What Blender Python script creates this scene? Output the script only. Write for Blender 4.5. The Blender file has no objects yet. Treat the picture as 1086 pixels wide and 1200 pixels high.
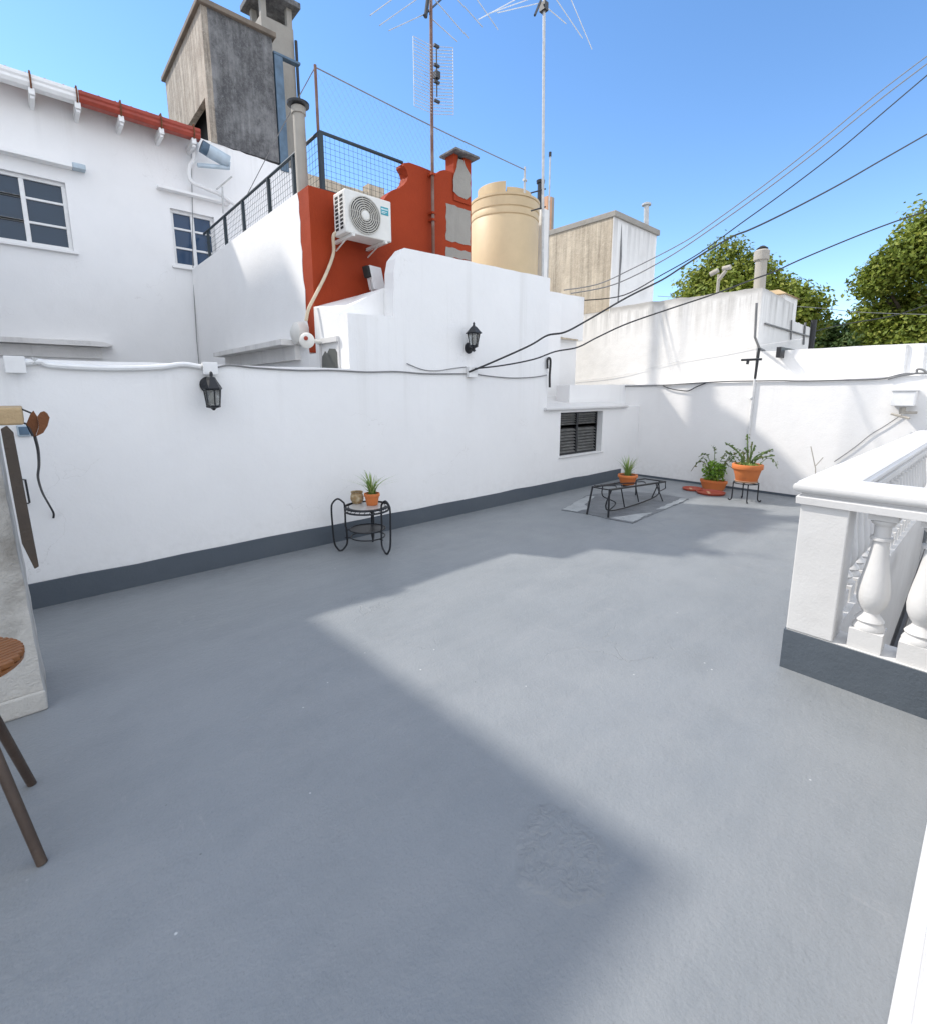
import bpy, bmesh, math, random
from mathutils import Vector, Matrix
random.seed(7)
S = bpy.context.scene
COL = S.collection
PI = math.pi
R = math.radians

# ------------------------------------------------------------------ camera maths
F_PX, CX, CY, PITCH, YAWL, EYE = 566.04, 549.0, 557.4, R(9.863), R(47.907), 1.5
_fw = Vector((math.cos(YAWL), math.sin(YAWL), 0)); RT = Vector((math.sin(YAWL), -math.cos(YAWL), 0))
UPZ = Vector((0, 0, 1))
FWD = _fw*math.cos(PITCH) - UPZ*math.sin(PITCH)
UPV = UPZ*math.cos(PITCH) + _fw*math.sin(PITCH)
CAM = Vector((0, 0, EYE))
def ray(p): return FWD*F_PX + RT*(p[0]-CX) - UPV*(p[1]-CY)
def onz(p, z=0.0): d = ray(p); return CAM + d*((z-EYE)/d.z)
def ony(p, y): d = ray(p); return CAM + d*(y/d.y)
def onx(p, x): d = ray(p); return CAM + d*(x/d.x)
def onv(p, a, b):            # vertical plane through a and b
    n = Vector((b[1]-a[1], a[0]-b[0], 0)); d = ray(p)
    return CAM + d*((Vector((a[0], a[1], 0))-CAM).dot(n)/d.dot(n))

# ------------------------------------------------------------------ materials
def lin(c):
    return tuple(((v/255)/12.92 if v/255 <= .04045 else ((v/255+.055)/1.055)**2.4) for v in c)
class NT:
    def __init__(s, name):
        s.m = bpy.data.materials.new(name); s.m.use_nodes = True
        s.t = s.m.node_tree; s.b = s.t.nodes['Principled BSDF']; s.pos = None
    def n(s, typ, **k):
        nd = s.t.nodes.new(typ)
        for a, v in k.items():
            if hasattr(nd, a): setattr(nd, a, v)
            else: nd.inputs[a].default_value = v
        return nd
    def l(s, a, b): s.t.links.new(a, b)
    def P(s, scale=(1, 1, 1)):
        if s.pos is None: s.pos = s.n('ShaderNodeNewGeometry').outputs['Position']
        if scale == (1, 1, 1): return s.pos
        v = s.n('ShaderNodeVectorMath', operation='MULTIPLY'); v.inputs[1].default_value = scale
        s.l(s.pos, v.inputs[0]); return v.outputs[0]
    def noise(s, sc, detail=4, scale=(1, 1, 1), rough=.55):
        nd = s.n('ShaderNodeTexNoise'); nd.inputs['Scale'].default_value = sc
        nd.inputs['Detail'].default_value = detail; nd.inputs['Roughness'].default_value = rough
        s.l(s.P(scale), nd.inputs['Vector']); return nd.outputs['Fac']
    def ramp(s, f, a, b, va=0.0, vb=1.0):
        nd = s.n('ShaderNodeMapRange'); nd.inputs[1].default_value = a; nd.inputs[2].default_value = b
        nd.inputs[3].default_value = va; nd.inputs[4].default_value = vb; nd.clamp = True
        s.l(f, nd.inputs[0]); return nd.outputs[0]
    def mul(s, a, b):
        nd = s.n('ShaderNodeMath', operation='MULTIPLY')
        for i, v in enumerate((a, b)):
            if isinstance(v, (int, float)): nd.inputs[i].default_value = v
            else: s.l(v, nd.inputs[i])
        return nd.outputs[0]
    def math(s, op, a, b=0.0):
        nd = s.n('ShaderNodeMath', operation=op)
        for i, v in enumerate((a, b)):
            if isinstance(v, (int, float)): nd.inputs[i].default_value = v
            else: s.l(v, nd.inputs[i])
        return nd.outputs[0]
    def mix(s, f, a, b):
        nd = s.n('ShaderNodeMix'); nd.data_type = 'RGBA'
        if isinstance(f, (int, float)): nd.inputs[0].default_value = f
        else: s.l(f, nd.inputs[0])
        for i, v in ((6, a), (7, b)):
            if isinstance(v, tuple): nd.inputs[i].default_value = (*v[:3], 1)
            else: s.l(v, nd.inputs[i])
        return nd.outputs[2]
    def col(s, c):
        if isinstance(c, tuple): s.b.inputs['Base Color'].default_value = (*c, 1)
        else: s.l(c, s.b.inputs['Base Color'])
    def rough(s, r):
        if isinstance(r, (int, float)): s.b.inputs['Roughness'].default_value = r
        else: s.l(r, s.b.inputs['Roughness'])
    def bump(s, h, strength=.3, dist=.01):
        nd = s.n('ShaderNodeBump'); nd.inputs['Strength'].default_value = strength; nd.inputs['Distance'].default_value = dist
        s.l(h, nd.inputs['Height']); s.l(nd.outputs[0], s.b.inputs['Normal'])

def painted(name, c, dirt, z_top, splash=.14):
    k = NT(name)
    base = k.mix(k.ramp(k.noise(1.3, 5), .3, .7), tuple(v*.955 for v in c), c)
    base = k.mix(k.ramp(k.noise(5.5, 6, (1, 1, .6), .65), .50, .78, 0, .22), base, tuple(v*.88 for v in c))
    sx = k.n('ShaderNodeSeparateXYZ'); k.l(k.P(), sx.inputs[0]); z = sx.outputs['Z']
    run = k.mul(k.ramp(k.noise(6.5, 5, (1, 1, .03), .65), .54, .70), k.ramp(k.math('ADD', z, k.mul(k.noise(2.2, 4), .8)), z_top-.35, z_top+.35))
    spl = k.mul(k.ramp(k.math('ADD', z, k.mul(k.noise(9, 5, rough=.7), .35)), .62, .30), k.ramp(k.noise(17, 5), .4, .7))
    wv = k.n('ShaderNodeTexVoronoi', feature='DISTANCE_TO_EDGE'); wv.inputs['Scale'].default_value = .9
    nz_ = k.n('ShaderNodeTexNoise'); nz_.inputs['Scale'].default_value = 3; nz_.inputs['Detail'].default_value = 7; k.l(k.P(), nz_.inputs['Vector'])
    ad = k.n('ShaderNodeVectorMath', operation='ADD'); k.l(k.P(), ad.inputs[0]); k.l(nz_.outputs['Color'], ad.inputs[1]); k.l(ad.outputs[0], wv.inputs['Vector'])
    cr = k.mul(k.ramp(wv.outputs['Distance'], 0, .004, 1, 0), k.ramp(k.noise(1.1, 3), .55, .60))
    f = k.math('MAXIMUM', k.mul(run, .15), k.mul(spl, splash)); f = k.math('MAXIMUM', f, k.mul(cr, .28))
    k.col(k.mix(f, base, dirt)); k.rough(.72)
    h = k.math('ADD', k.mul(k.noise(55, 4), .30), k.noise(6, 5, rough=.6)); h = k.math('SUBTRACT', h, k.mul(cr, .5)); k.bump(h, .24, .02); return k.m

def plain(name, c, rough=.5, metal=0.0, var=.12, sc=14, bump=0.0, spec=None):
    k = NT(name); n = k.noise(sc, 5)
    d = tuple(v*(1-var) for v in c); e = tuple(min(1, v*(1+var)) for v in c)
    k.col(k.mix(k.ramp(n, .3, .7), d, e)); k.rough(rough); k.b.inputs['Metallic'].default_value = metal
    if spec is not None: k.b.inputs['Specular IOR Level'].default_value = spec
    if bump: k.bump(k.noise(sc*6, 4), bump, .004)
    return k.m

def plaster(name, c, stain, amt=.25, streak=.3, rough=.75, bump=.35, fine=60, streak_sc=5.0, big=1.2):
    k = NT(name)
    a = k.ramp(k.noise(big, 6), .45, .75, 0, amt)
    st = k.ramp(k.noise(streak_sc, 5, (1, 1, .07), .65), .5, .8, 0, streak)
    f = k.math('MAXIMUM', a, st)
    base = k.mix(k.ramp(k.noise(6, 5), .3, .7), tuple(v*.95 for v in c), tuple(min(.86, v*1.02) for v in c))
    k.col(k.mix(f, base, stain)); k.rough(rough)
    h = k.math('ADD', k.mul(k.noise(fine, 4), .35), k.noise(7, 5, rough=.6))
    k.bump(h, bump, .02)
    return k.m

M = {}
M['white'] = painted('white_wall_paint', (.825, .82, .81), (.42, .40, .36), 1.75)
M['back_white'] = painted('white_boundary_paint', (.81, .80, .785), (.45, .42, .37), 1.75, .18)
M['old_white'] = plaster('weathered_white_paint', (.80, .785, .76), (.25, .24, .22), .30, .5, bump=.4, streak_sc=4)
M['rail_white'] = plaster('white_stone_paint', (.64, .635, .625), (.47, .46, .445), .4, .2, bump=.16, rough=.6, fine=80)
M['house_white'] = painted('house_white_paint', (.85, .845, .835), (.45, .43, .40), 5.6, 0)
M['conc_dark'] = plaster('sooty_concrete', (.10, .097, .092), (.34, .33, .30), 1.0, .9, rough=.9, bump=.8, streak_sc=4.5, big=3.6)
M['conc_side'] = plaster('weathered_concrete', (.46, .37, .275), (.13, .105, .08), .45, .95, rough=.9, bump=.6, streak_sc=5.5)
M['slab'] = plaster('dark_slab_edge', (.20, .165, .13), (.08, .07, .06), .7, .6, rough=.9, bump=.5, big=3)
M['beige_old'] = plaster('stained_beige_render', (.60, .50, .37), (.24, .19, .135), .28, .85, rough=.9, bump=.45, streak_sc=3.8, big=3.0)
M['grey_render'] = plaster('grey_render', (.33, .31, .275), (.20, .19, .17), .6, .4, rough=.9, bump=.7)
M['pillar'] = plaster('mottled_cement', (.50, .485, .45), (.19, .175, .15), .95, .55, rough=.9, bump=.8, big=5, fine=90)
M['red'] = plaster('red_wall_paint', (.335, .046, .0135), (.25, .034, .012), .8, .55, rough=.7, bump=.3)
M['red'].node_tree.nodes['Principled BSDF'].inputs['Specular IOR Level'].default_value = .15
M['base_grey'] = plaster('dark_grey_skirting_paint', (.075, .092, .112), (.11, .125, .14), .4, .2, rough=.55, bump=.3)
M['iron'] = plain('black_iron', (.012, .014, .018), .42, .2, .25)
M['louvre'] = plain('grey_louvre_slats', (.34, .34, .33), .5, .1, .25)
M['dark_metal'] = plain('dark_louvre_metal', (.030, .032, .035), .38, .3, .2)
M['mesh'] = plain('dark_fence_wire', (.025, .04, .05), .5, .3)
M['galv'] = plain('galvanised_steel', (.48, .48, .47), .4, .35, .15)
M['flue'] = plaster('flue_cement', (.42, .39, .34), (.24, .22, .19), .6, .4, rough=.85, bump=.3)
M['rust'] = plaster('rust', (.17, .065, .025), (.07, .028, .015), .8, .3, rough=.85, bump=.7, big=14)
M['mast_rust'] = plaster('rusted_mast', (.16, .075, .05), (.30, .25, .22), .6, .4, rough=.7, bump=.3, big=5)
M['plank'] = plaster('dark_aged_timber', (.055, .042, .032), (.11, .065, .03), .5, .6, rough=.7, bump=.5, big=4)
M['tan_stone'] = plaster('tan_stone', (.44, .32, .18), (.24, .17, .10), .7, .2, rough=.85, bump=.6, big=8)
M['terra'] = plaster('terracotta', (.62, .185, .05), (.42, .13, .05), .5, .25, rough=.8, bump=.25, big=7)
M['terra_pale'] = plaster('pale_terracotta', (.58, .33, .20), (.42, .22, .12), .5, .2, rough=.8, bump=.2, big=7)
M['saucer'] = plaster('red_clay_saucer', (.36, .065, .035), (.24, .05, .03), .5, .2, rough=.6, bump=.2, big=9)
M['soil'] = plain('soil', (.035, .024, .016), .95, 0, .4, 40, .8)
M['tank'] = plaster('tan_tank_plastic', (.60, .46, .275), (.47, .36, .215), .8, .4, rough=.55, bump=.08, streak_sc=4)
M['plastic'] = plain('aged_white_plastic', (.70, .69, .65), .45, 0, .05, 8)
M['white_metal'] = plain('white_metal', (.76, .76, .75), .4, 0, .05)
M['grille'] = plain('fan_grille', (.50, .48, .43), .5, 0, .06)
M['dark'] = plain('dark_recess', (.018, .017, .016), .8)
M['cable_black'] = plain('black_cable', (.018, .018, .02), .5)
M['cable_grey'] = plain('grey_cable', (.20, .20, .20), .6)
M['cable_white'] = plain('white_painted_cable', (.66, .66, .65), .6)
M['hose'] = plain('beige_pipe_lagging', (.62, .52, .38), .7)
M['blue_metal'] = plain('blue_grey_duct', (.085, .14, .20), .5, .2, .25, 6)
M['fitting'] = plain('pale_blue_fitting', (.42, .50, .56), .5, .1, .12, 9)
M['gut_red'] = plain('red_gutter_paint', (.30, .038, .018), .45, 0, .2, 8)
M['tile'] = plaster('clay_tile', (.34, .12, .07), (.5, .42, .36), .7, .3, rough=.85, bump=.5, big=6)
M['pot_glaze'] = plaster('patterned_glaze', (.30, .20, .09), (.58, .50, .34), .95, .0, rough=.45, bump=.2, big=22)
M['alu'] = plain('aluminium', (.70, .69, .66), .4, .2, .08)
M['membrane'] = plaster('silver_membrane', (.125, .137, .150), (.07, .078, .088), 1.0, .2, rough=.45, bump=.8, big=4, fine=25)
M['membrane_pale'] = plaster('pale_membrane_edge', (.34, .36, .37), (.20, .215, .225), .9, .2, rough=.4, bump=.8, big=7, fine=25)
M['brochure_blue'] = plain('turquoise_badge', (.04, .30, .36), .4)
M['badge_txt'] = plain('badge_letters', (.75, .82, .82), .4)
M['stool_seat'] = plaster('varnished_slats', (.22, .085, .024), (.11, .042, .014), .6, .3, rough=.35, bump=.3, big=10)
M['stool_leg'] = plaster('dark_stained_wood', (.055, .036, .026), (.13, .09, .06), .45, .6, rough=.42, bump=.3, big=6)
M['bark'] = plain('bark', (.11, .085, .06), .9, 0, .3, 8, .8)
M['earth'] = plain('town_ground', (.16, .15, .13), .95, 0, .3, .5)

def glass_mat(name, c, rough=.08):
    k = NT(name); k.col(c); k.rough(rough); k.b.inputs['Specular IOR Level'].default_value = .5
    k.bump(k.noise(1.5, 2), .05, .02); return k.m
M['pane'] = glass_mat('window_glass', (.022, .045, .075))
M['pane_blue'] = glass_mat('curtained_window_glass', (.022, .055, .115), .12)
M['pane_dirty'] = glass_mat('dirty_glass', (.09, .095, .085), .35)
k = NT('lantern_glass'); k.col((.55, .56, .54)); k.rough(.25); k.b.inputs['Transmission Weight'].default_value = .75
M['lamp_glass'] = k.m

def concrete(name, base, light, dark, sc=1.0, amt=.8):
    k = NT(name)
    a = k.ramp(k.noise(2.6*sc, 9, (1, 1, .7), .72), .42, .64); st = k.ramp(k.noise(11*sc, 5, (1, 1, .05), .7), .40, .66)
    sp = k.ramp(k.noise(34, 5, (1, 1, .6), .75), .50, .66)
    c = k.mix(a, base, light); c = k.mix(k.mul(st, amt), c, dark); c = k.mix(k.mul(sp, .35), c, light)
    wv = k.n('ShaderNodeTexNoise'); wv.inputs['Scale'].default_value = 9; wv.inputs['Detail'].default_value = 8; wv.inputs['Distortion'].default_value = 2.2
    k.l(k.P(), wv.inputs['Vector']); sc_ = k.ramp(wv.outputs['Fac'], .485, .5, 0, 1); sc2_ = k.ramp(wv.outputs['Fac'], .5, .515, 1, 0)
    c = k.mix(k.mul(k.mul(sc_, sc2_), .55), c, light)
    k.col(c); k.rough(.92); k.bump(k.math('ADD', k.mul(k.noise(60, 5), .5), k.noise(9, 6)), .7, .02); return k.m
M['conc_dark'] = concrete('sooty_concrete', (.085, .085, .088), (.25, .25, .25), (.045, .045, .047), 1.3, .55)
M['beige'] = concrete('stained_beige_render', (.50, .425, .325), (.62, .54, .42), (.20, .165, .125), .8, .7)
M['conc_side'] = concrete('weathered_concrete', (.36, .305, .245), (.54, .48, .40), (.10, .085, .07), 1.0, .8)
def drips(name, c, dark, z0, z1, extra=.25):
    k = NT(name)
    st = k.ramp(k.noise(7.5, 5, (1, 1, .045), .7), .40, .62); top = k.ramp(k.math('ADD', k.n_z(), k.mul(k.noise(1.6, 4), .9)), z0+.45, z1+.45)
    blot = k.ramp(k.noise(1.1, 6), .52, .72, 0, extra)
    f = k.math('MAXIMUM', k.mul(k.mul(st, top), .55), blot)
    edge = k.mul(k.ramp(k.math('ADD', k.n_z(), k.mul(k.noise(5, 4), .10)), z1-.06, z1+.06), .6)
    f = k.math('MAXIMUM', f, edge)
    k.col(k.mix(f, c, dark)); k.rough(.8); k.bump(k.math('ADD', k.mul(k.noise(60, 4), .35), k.noise(7, 5)), .35, .02); return k.m
def _nz(k):
    sx = k.n('ShaderNodeSeparateXYZ'); k.l(k.P(), sx.inputs[0]); return sx.outputs['Z']
NT.n_z = _nz
M['drip_white'] = drips('drip_stained_white', (.81, .79, .755), (.22, .205, .18), 2.35, 3.02, .2)
M['drip_tank'] = drips('drip_stained_tower_white', (.80, .785, .76), (.22, .21, .20), 3.6, 4.7, .25)

def leaf_mat(name, a, b, c):
    k = NT(name)
    g = k.n('ShaderNodeNewGeometry'); rnd = g.outputs['Random Per Island']
    x = k.mix(k.ramp(rnd, 0, .7), a, b); x = k.mix(k.ramp(rnd, .72, 1.0), x, c)
    k.col(x); k.rough(.55); k.b.inputs['Specular IOR Level'].default_value = .3
    tr = k.n('ShaderNodeBsdfTranslucent'); k.l(x, tr.inputs['Color'])
    ms = k.n('ShaderNodeMixShader'); ms.inputs[0].default_value = .28
    k.l(k.b.outputs[0], ms.inputs[1]); k.l(tr.outputs[0], ms.inputs[2])
    k.l(ms.outputs[0], k.t.nodes['Material Output'].inputs['Surface']); return k.m
M['leaf_tree'] = leaf_mat('plane_tree_leaves', (.12, .165, .022), (.22, .265, .035), (.34, .345, .07))
M['leaf_big'] = leaf_mat('street_tree_leaves', (.12, .165, .022), (.22, .265, .035), (.34, .345, .07))
M['leaf_dark'] = leaf_mat('dark_tree_leaves', (.045, .085, .022), (.075, .125, .03), (.13, .16, .05))
M['grass'] = leaf_mat('pot_grass', (.13, .24, .05), (.24, .34, .09), (.42, .42, .18))
M['foliage'] = leaf_mat('pot_foliage', (.13, .27, .035), (.25, .40, .055), (.08, .16, .05))
M['succulent'] = leaf_mat('pot_succulent', (.085, .15, .05), (.15, .21, .07), (.22, .18, .09))

# painted terrace floor
k = NT('grey_floor_paint')
pc = onz((655, 1000))
big = k.noise(.55, 5); mid = k.noise(3.2, 6, rough=.65); fine = k.noise(75, 4); brush = k.noise(9, 4, (.35, 1.6, 1))
c = k.mix(k.ramp(big, .32, .68), (.200, .217, .230), (.232, .246, .257))
c = k.mix(k.ramp(mid, .42, .72, 0, .55), c, (.178, .193, .205))
c = k.mix(k.ramp(brush, .55, .75, 0, .22), c, (.262, .265, .268))
roll = k.noise(1.0, 4, (1.1, 5.5, 1), .6); c = k.mix(k.ramp(roll, .42, .62, 0, .32), c, (.242, .254, .264))
grit = k.noise(130, 3, rough=.7); c = k.mix(k.ramp(grit, .56, .72, 0, .35), c, (.125, .13, .135)); c = k.mix(k.ramp(grit, .26, .40, .35, 0), c, (.30, .30, .30))
scf = k.mul(k.ramp(k.noise(11, 6, (1, .25, 1), .75), .60, .68), k.ramp(k.noise(.8, 3), .5, .6)); c = k.mix(k.mul(scf, .30), c, (.33, .33, .33))
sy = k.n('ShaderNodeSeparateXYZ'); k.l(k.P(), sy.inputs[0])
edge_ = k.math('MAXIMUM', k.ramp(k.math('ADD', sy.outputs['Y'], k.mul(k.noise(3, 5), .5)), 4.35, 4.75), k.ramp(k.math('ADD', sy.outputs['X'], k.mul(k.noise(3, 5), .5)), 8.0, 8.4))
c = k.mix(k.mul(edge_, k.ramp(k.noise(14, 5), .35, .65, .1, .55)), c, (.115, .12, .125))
vo = k.n('ShaderNodeTexVoronoi'); vo.inputs['Scale'].default_value = 8.0; k.l(k.P(), vo.inputs['Vector'])
vo2 = k.n('ShaderNodeTexVoronoi'); vo2.inputs['Scale'].default_value = 5.3; k.l(k.P((1, 1.1, 1)), vo2.inputs['Vector'])
sp1 = k.mul(k.ramp(vo.outputs['Distance'], .025, .045, 1, 0), k.ramp(k.noise(2.1, 3), .53, .57))
sp2 = k.mul(k.ramp(vo2.outputs['Distance'], .014, .028, 1, 0), k.ramp(k.noise(1.6, 3, (1.3, 1, 1)), .46, .5))
c = k.mix(k.mul(sp1, .6), c, (.65, .66, .66)); c = k.mix(k.mul(sp2, .75), c, (.07, .075, .085))
k.col(c); k.rough(k.ramp(k.noise(2.2, 5), .3, .7, .36, .60)); k.b.inputs['Specular IOR Level'].default_value = .42
# trowelled patch: coarser relief inside a rough disc
vm = k.n('ShaderNodeVectorMath', operation='DISTANCE'); k.l(k.P(), vm.inputs[0]); vm.inputs[1].default_value = (pc.x, pc.y, 0)
dd = k.math('ADD', vm.outputs['Value'], k.mul(k.math('SUBTRACT', k.noise(7, 3), .5), .16))
disc = k.ramp(dd, .13, .17, 1, 0)
rid = k.n('ShaderNodeTexNoise'); rid.inputs['Scale'].default_value = 22; rid.inputs['Detail'].default_value = 5; rid.inputs['Distortion'].default_value = 1.2
k.l(k.P(), rid.inputs['Vector'])
h = k.math('ADD', k.mul(fine, .16), k.mul(mid, .32)); h = k.math('ADD', h, k.mul(k.noise(26, 5, rough=.6), .26))
wv = k.n('ShaderNodeTexVoronoi', feature='DISTANCE_TO_EDGE'); wv.inputs['Scale'].default_value = .85
wn = k.n('ShaderNodeVectorMath', operation='ADD'); nz = k.n('ShaderNodeTexNoise'); nz.inputs['Scale'].default_value = 2.5; nz.inputs['Detail'].default_value = 6
k.l(k.P(), nz.inputs['Vector']); k.l(k.P(), wn.inputs[0]); k.l(nz.outputs['Color'], wn.inputs[1]); k.l(wn.outputs[0], wv.inputs['Vector'])
crack = k.mul(k.ramp(wv.outputs['Distance'], .0, .006, 1, 0), k.ramp(k.noise(.9, 2, (1, 1.2, 1)), .56, .62))
h = k.math('SUBTRACT', h, k.mul(crack, .2))
h = k.math('ADD', h, k.mul(disc, k.mul(rid.outputs['Fac'], 1.1)))
k.bump(h, .65, .02)
M['floor'] = k.m

# ------------------------------------------------------------------ mesh builder
class MB:
    def __init__(s): s.v = []; s.f = []; s.mi = []; s.cur = 0
    def add(s, vs, fs):
        b = len(s.v); s.v += [Vector(v) for v in vs]
        for f in fs: s.f.append([b+i for i in f]); s.mi.append(s.cur)
        return s
    def box(s, x0, x1, y0, y1, z0, z1):
        if x0 > x1: x0, x1 = x1, x0
        if y0 > y1: y0, y1 = y1, y0
        if z0 > z1: z0, z1 = z1, z0
        return s.add([(x0,y0,z0),(x1,y0,z0),(x1,y1,z0),(x0,y1,z0),(x0,y0,z1),(x1,y0,z1),(x1,y1,z1),(x0,y1,z1)],
              [(0,3,2,1),(4,5,6,7),(0,1,5,4),(1,2,6,5),(2,3,7,6),(3,0,4,7)])
    def obox(s, c, ax, ay, az, hx, hy, hz):     # oriented box
        c = Vector(c); ax, ay, az = Vector(ax).normalized()*hx, Vector(ay).normalized()*hy, Vector(az).normalized()*hz
        vs = [c+ax*i+ay*j+az*l for l in (-1,1) for i, j in ((-1,-1),(1,-1),(1,1),(-1,1))]
        return s.add(vs, [(0,3,2,1),(4,5,6,7),(0,1,5,4),(1,2,6,5),(2,3,7,6),(3,0,4,7)])
    def prism(s, poly, fn0, fn1):                # poly of 2-D points mapped by two functions
        n = len(poly); vs = [fn0(*p) for p in poly] + [fn1(*p) for p in poly]
        fs = [tuple(range(n))[::-1], tuple(range(n, 2*n))] + [(i, (i+1) % n, n+(i+1) % n, n+i) for i in range(n)]
        return s.add(vs, fs)
    def xz(s, poly, y0, y1): return s.prism(poly, lambda a, b: (a, y0, b), lambda a, b: (a, y1, b))
    def yz(s, poly, x0, x1): return s.prism(poly, lambda a, b: (x0, a, b), lambda a, b: (x1, a, b))
    def xy(s, poly, z0, z1): return s.prism(poly, lambda a, b: (a, b, z0), lambda a, b: (a, b, z1))
    def tube(s, pts, r, n=8, caps=True, r1=None):
        pts = [Vector(p) for p in pts]; m = len(pts); b = len(s.v); prev = None; vs = []
        for i, p in enumerate(pts):
            t = (pts[min(i+1, m-1)] - pts[max(i-1, 0)])
            t = t.normalized() if t.length > 1e-9 else Vector((0, 0, 1))
            if prev is None:
                u = t.orthogonal().normalized()
            else:
                u = prev - t*prev.dot(t); u = u.normalized() if u.length > 1e-6 else t.orthogonal().normalized()
            prev = u; w = t.cross(u)
            rr = r if r1 is None else r + (r1-r)*i/(m-1)
            vs += [p + (u*math.cos(2*PI*j/n) + w*math.sin(2*PI*j/n))*rr for j in range(n)]
        fs = [(i*n+j, i*n+(j+1) % n, (i+1)*n+(j+1) % n, (i+1)*n+j) for i in range(m-1) for j in range(n)]
        if caps: fs += [tuple(range(n))[::-1], tuple((m-1)*n+j for j in range(n))]
        return s.add(vs, fs)
    def lathe(s, prof, c=(0, 0, 0), n=28, ax=(0, 0, 1), close=True):
        ax = Vector(ax).normalized(); u = ax.orthogonal().normalized(); w = ax.cross(u); c = Vector(c)
        if abs(ax.z) > .99: u, w = Vector((1, 0, 0)), Vector((0, 1, 0))
        vs = []
        for (r, z) in prof: vs += [c + ax*z + (u*math.cos(2*PI*j/n) + w*math.sin(2*PI*j/n))*max(r, 1e-4) for j in range(n)]
        m = len(prof)
        fs = [(i*n+j, i*n+(j+1) % n, (i+1)*n+(j+1) % n, (i+1)*n+j) for i in range(m-1) for j in range(n)]
        if close: fs += [tuple(range(n))[::-1], tuple((m-1)*n+j for j in range(n))]
        return s.add(vs, fs)
    def build(s, name, mat, parent=None, smooth=False, bevel=0.0, root=None):
        rt = root or parent
        while rt is not None and rt.parent is not None: rt = rt.parent
        off = Vector(rt.location) if rt is not None else Vector((0, 0, 0))
        me = bpy.data.meshes.new(name)
        me.from_pydata([tuple(v-off) for v in s.v], [], s.f)
        mats = mat if isinstance(mat, (list, tuple)) else [mat]
        for m_ in mats: me.materials.append(m_)
        if len(mats) > 1:
            for p, i in zip(me.polygons, s.mi): p.material_index = i
        bm = bmesh.new(); bm.from_mesh(me)
        bmesh.ops.recalc_face_normals(bm, faces=bm.faces); bm.to_mesh(me); bm.free()
        if smooth:
            for p in me.polygons: p.use_smooth = True
            try: me.set_sharp_from_angle(angle=R(40))
            except Exception: pass
        o = bpy.data.objects.new(name, me); COL.objects.link(o)
        if parent is not None: o.parent = parent
        if bevel:
            b = o.modifiers.new('bevel', 'BEVEL'); b.width = bevel; b.segments = 2; b.limit_method = 'ANGLE'; b.angle_limit = R(40)
        return o
def tag(o, label=None, cat=None, group=None, kind=None):
    for a, v in (('label', label), ('category', cat), ('group', group), ('kind', kind)):
        if v: o[a] = v
    return o
def thing(name, loc, label, cat, group=None):
    o = bpy.data.objects.new(name, None); COL.objects.link(o); o.location = loc; o.empty_display_size = .1
    return tag(o, label, cat, group)
def spline(pts, n=8):
    pts = [Vector(p) for p in pts]; out = []
    for i in range(len(pts)-1):
        p0, p1, p2, p3 = pts[max(i-1, 0)], pts[i], pts[i+1], pts[min(i+2, len(pts)-1)]
        for j in range(n):
            t = j/n
            out.append(.5*((2*p1) + (p2-p0)*t + (2*p0-5*p1+4*p2-p3)*t*t + (3*p1-p0-3*p2+p3)*t**3))
    return out + [pts[-1]]
def jag(pts, step=.12, amp=.004):                # hand-trowelled edge between 2-D points
    out = []
    for a, b in zip(pts, pts[1:]):
        L = math.hypot(b[0]-a[0], b[1]-a[1]); n = max(1, int(L/step)); out.append(a)
        for i in range(1, n):
            t = i/n; nx, nz = -(b[1]-a[1])/L, (b[0]-a[0])/L; e = random.uniform(-amp, amp)
            out.append((a[0]+(b[0]-a[0])*t+nx*e, a[1]+(b[1]-a[1])*t+nz*e))
    return out + [pts[-1]]

# ------------------------------------------------------------------ ground, terrace floor
YW = 4.4        # face of the left terrace wall
XB = 8.05       # face of the low back wall
b = MB(); b.add([(-400,-400,-3.6),(400,-400,-3.6),(400,400,-3.6),(-400,400,-3.6)], [(0,1,2,3)])
tag(b.build('ground', M['earth']), kind='structure')
b = MB()        # terrace slab with a stairwell opening
b.box(-4, 3.12, -4.5, 4.45, -.25, 0); b.box(3.12, 8.1, .50, 4.45, -.25, 0); b.box(3.12, 8.1, -4.5, -.95, -.25, 0); b.box(7.6, 8.1, -.95, .50, -.25, 0)
tag(b.build('terrace_floor', M['floor']), kind='structure')
b = MB(); b.box(3.125, 7.595, .48, .4985, -2.9, .0); b.box(3.08, 7.62, .50, .56, -2.9, -.25); b.box(3.08, 7.62, -1.01, -.95, -2.9, -.25); b.box(3.06, 3.12, -.95, .5, -2.9, -.25); b.box(7.6, 7.66, -.95, .5, -2.9, -.25); b.box(3.12, 7.6, -.95, .5, -2.95, -2.9)
tag(b.build('stairwell_shaft', M['rail_white']), kind='structure')

# ------------------------------------------------------------------ left terrace wall
def P2(p, y=YW): w = ony(p, y); return (w.x, w.z)
tw = thing('terrace_wall', (2.5, YW, 0), 'long white rendered terrace wall with a stepped tall middle and grey painted skirting', 'wall')
xs = 5.46
top = [(-3.2, 1.70), (2.4, 1.725), (2.4, 2.25), P2((461, 371)), P2((461.5, 318)), P2((464, 303)), P2((474, 290.5)), (xs, 3.02)]
poly = [(-3.2, 0)] + jag(top, .14, .004) + [(xs, 0)]
b = MB(); b.xz(poly, YW, YW+.17)
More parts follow.
